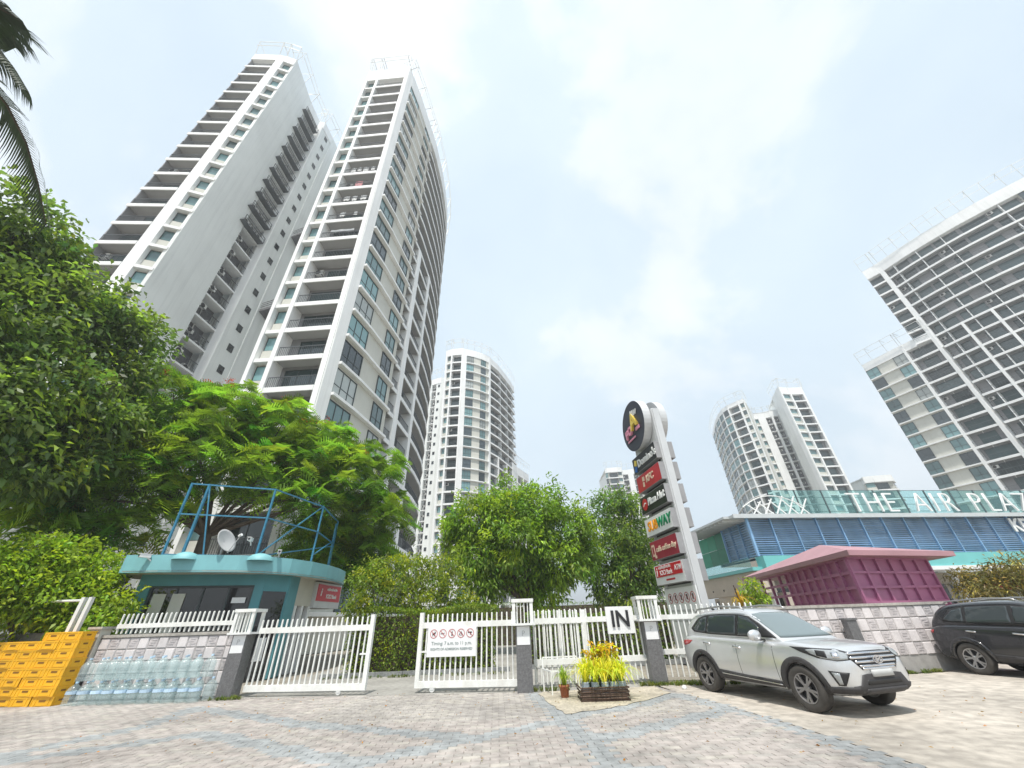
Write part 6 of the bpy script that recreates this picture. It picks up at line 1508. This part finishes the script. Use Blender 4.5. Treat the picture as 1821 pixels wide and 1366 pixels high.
# fallen leaves and grit
n = 420
x = RNG.uniform(-8, 9, n); y = RNG.uniform(6.6, 13.0, n); D = RNG.normal(0, 1, (n, 3)) * np.array([1, 1, .12])
V, Q = leaves(np.stack([x, y, np.full(n, .018)], 1), D, RNG.uniform(.02, .06, n), RNG.uniform(.012, .03, n), .3, 0)
o = put('leaf_litter', np_mesh('leaf_litter', V, Q, tints(n, (.6, .45, .6), .3, .2), LF_ORANGE)); o['kind'] = 'stuff'; o['label'] = 'scattered dry leaves and litter on the paving'; o['category'] = 'leaf litter'
# ------------------------------------------------------------------ small things
t = thing('flood_light', 'pale flood light box on a pole at the far left, before the white tower base', 'flood light', (-16.9, 10.6, 0))
M = T(-16.75, 11.3, 4.55) @ RZ(R(40)) @ Matrix.Rotation(R(-18), 4, 'Y')
put('housing', MB().box(-.38, -.12, -.28, .38, .08, .28).mesh('housing', SIGNW), t, M); put('lens', MB().box(-.32, -.135, -.22, .32, -.12, .22).mesh('lens', LENS), t, M)
put('pole', MB().tube([(-17.1, 11.5, 0), (-17.1, 11.5, 4.3), (-16.8, 11.35, 4.45)], .05, 8).mesh('pole', STEELW), t)
t = thing('stall_umbrella', 'red market umbrella at the right edge behind the dark car', 'umbrella', (20.6, 17.3, 0))
m = MB(); nS = 8
for j in range(nS):
    a0, a1 = 2 * math.pi * j / nS, 2 * math.pi * (j + 1) / nS; r = 1.55
    pA, pB = (r * math.cos(a0), r * math.sin(a0), 2.22), (r * math.cos(a1), r * math.sin(a1), 2.22)
    m.add([(0, 0, 2.62), pA, pB, (pA[0], pA[1], 2.06), (pB[0], pB[1], 2.06)], [(0, 1, 2), (1, 3, 4, 2)])
put('canopy', m.mesh('canopy', UMBR), t, T(20.6, 17.3, 0)); put('pole', MB().tube([(20.6, 17.3, 0), (20.6, 17.3, 2.6)], .025, 8).mesh('pole', STEELW), t)
for j in range(nS): put('rib', MB().bar((0, 0, 2.58), (1.5 * math.cos(2 * math.pi * j / nS), 1.5 * math.sin(2 * math.pi * j / nS), 2.19), .015).mesh('rib', STEELW), t, T(20.6, 17.3, 0))
t = thing('fire_extinguisher', 'narrow red extinguisher standing by the booth door behind the gate', 'fire extinguisher', (-9.95, 15.75, 0))
put('cylinder', MB().lathe([(0, .02), (.10, .02), (.11, .06), (.11, .60), (.08, .70), (.03, .74), (.03, .80), (0, .80)], 14).mesh('cylinder', RED, True), t, T(-9.95, 15.75, 0))
put('valve', MB().bar((0, 0, .80), (.12, 0, .86), .04).bar((0, 0, .80), (-.1, -.02, .66), .025).mesh('valve', BLACKP), t, T(-9.95, 15.75, 0))
t = thing('litter_bag', 'small white crumpled bag in the weeds by the rear wheel of the silver car', 'litter', (3.98, 11.95, 0))
m = MB(); m.lathe([(0, 0), (.05, .01), (.065, .03), (.045, .06), (.02, .08), (0, .075)], 9); put('bag', m.mesh('bag', SIGNW, True), t, T(3.98, 11.9, 0) @ Matrix.Rotation(.5, 4, 'X'))
# washing hung out on balconies of the curved tower
def laundry(f, items, lab):
    z = 2.25 + 3.07 * f; t = thing('laundry', lab, 'laundry', (-17.6, 25.5, z), 'washing on the balconies')
    LF = local_frame((-19.72, 25.45), (-15.6, 25.22), z)
    put('line', MB().bar((0.2, .35, 2.05), (3.9, .35, 2.05), .015).mesh('line', RAILM), t, LF)
    for x, w, h, mt in items:
        m = MB(); q = 5
        for k in range(q):
            x0, x1 = x + w * k / q, x + w * (k + 1) / q; y0, y1 = .35 + .03 * math.sin(k * 2.1), .35 + .03 * math.sin((k + 1) * 2.1)
            m.add([(x0, y0, 2.05 - h), (x1, y1, 2.05 - h), (x1, y1, 2.05), (x0, y0, 2.05), (x0, y0 + .01, 2.05 - h), (x1, y1 + .01, 2.05 - h), (x1, y1 + .01, 2.05), (x0, y0 + .01, 2.05)], [(0, 1, 2, 3), (5, 4, 7, 6), (0, 4, 5, 1)])
        put('cloth', m.mesh('cloth', mt), t, LF)
laundry(15, [(.5, .6, .8, CLOTHW), (1.3, .5, .7, CLOTHW), (2.0, .7, .9, CLOTHW), (3.0, .5, .7, CLOTHW)], 'row of white washing on the curved tower, topmost of its washing lines')
laundry(14, [(1.6, .9, 1.0, CLOTHP)], 'single pink cloth drying on a balcony below the topmost white washing')
laundry(13, [(.8, .7, .8, CLOTHW), (1.8, .6, .9, CLOTHW), (2.8, .7, .8, CLOTHW)], 'white washing one floor below the pink cloth on the curved tower')
laundry(12, [(1.0, .6, .7, CLOTHW), (2.6, .4, .6, CLOTHW)], 'two small white cloths two floors below the pink cloth')
laundry(11, [(.6, 2.6, .45, CLOTHW)], 'long white sheet, lowest of the washing on the curved tower')
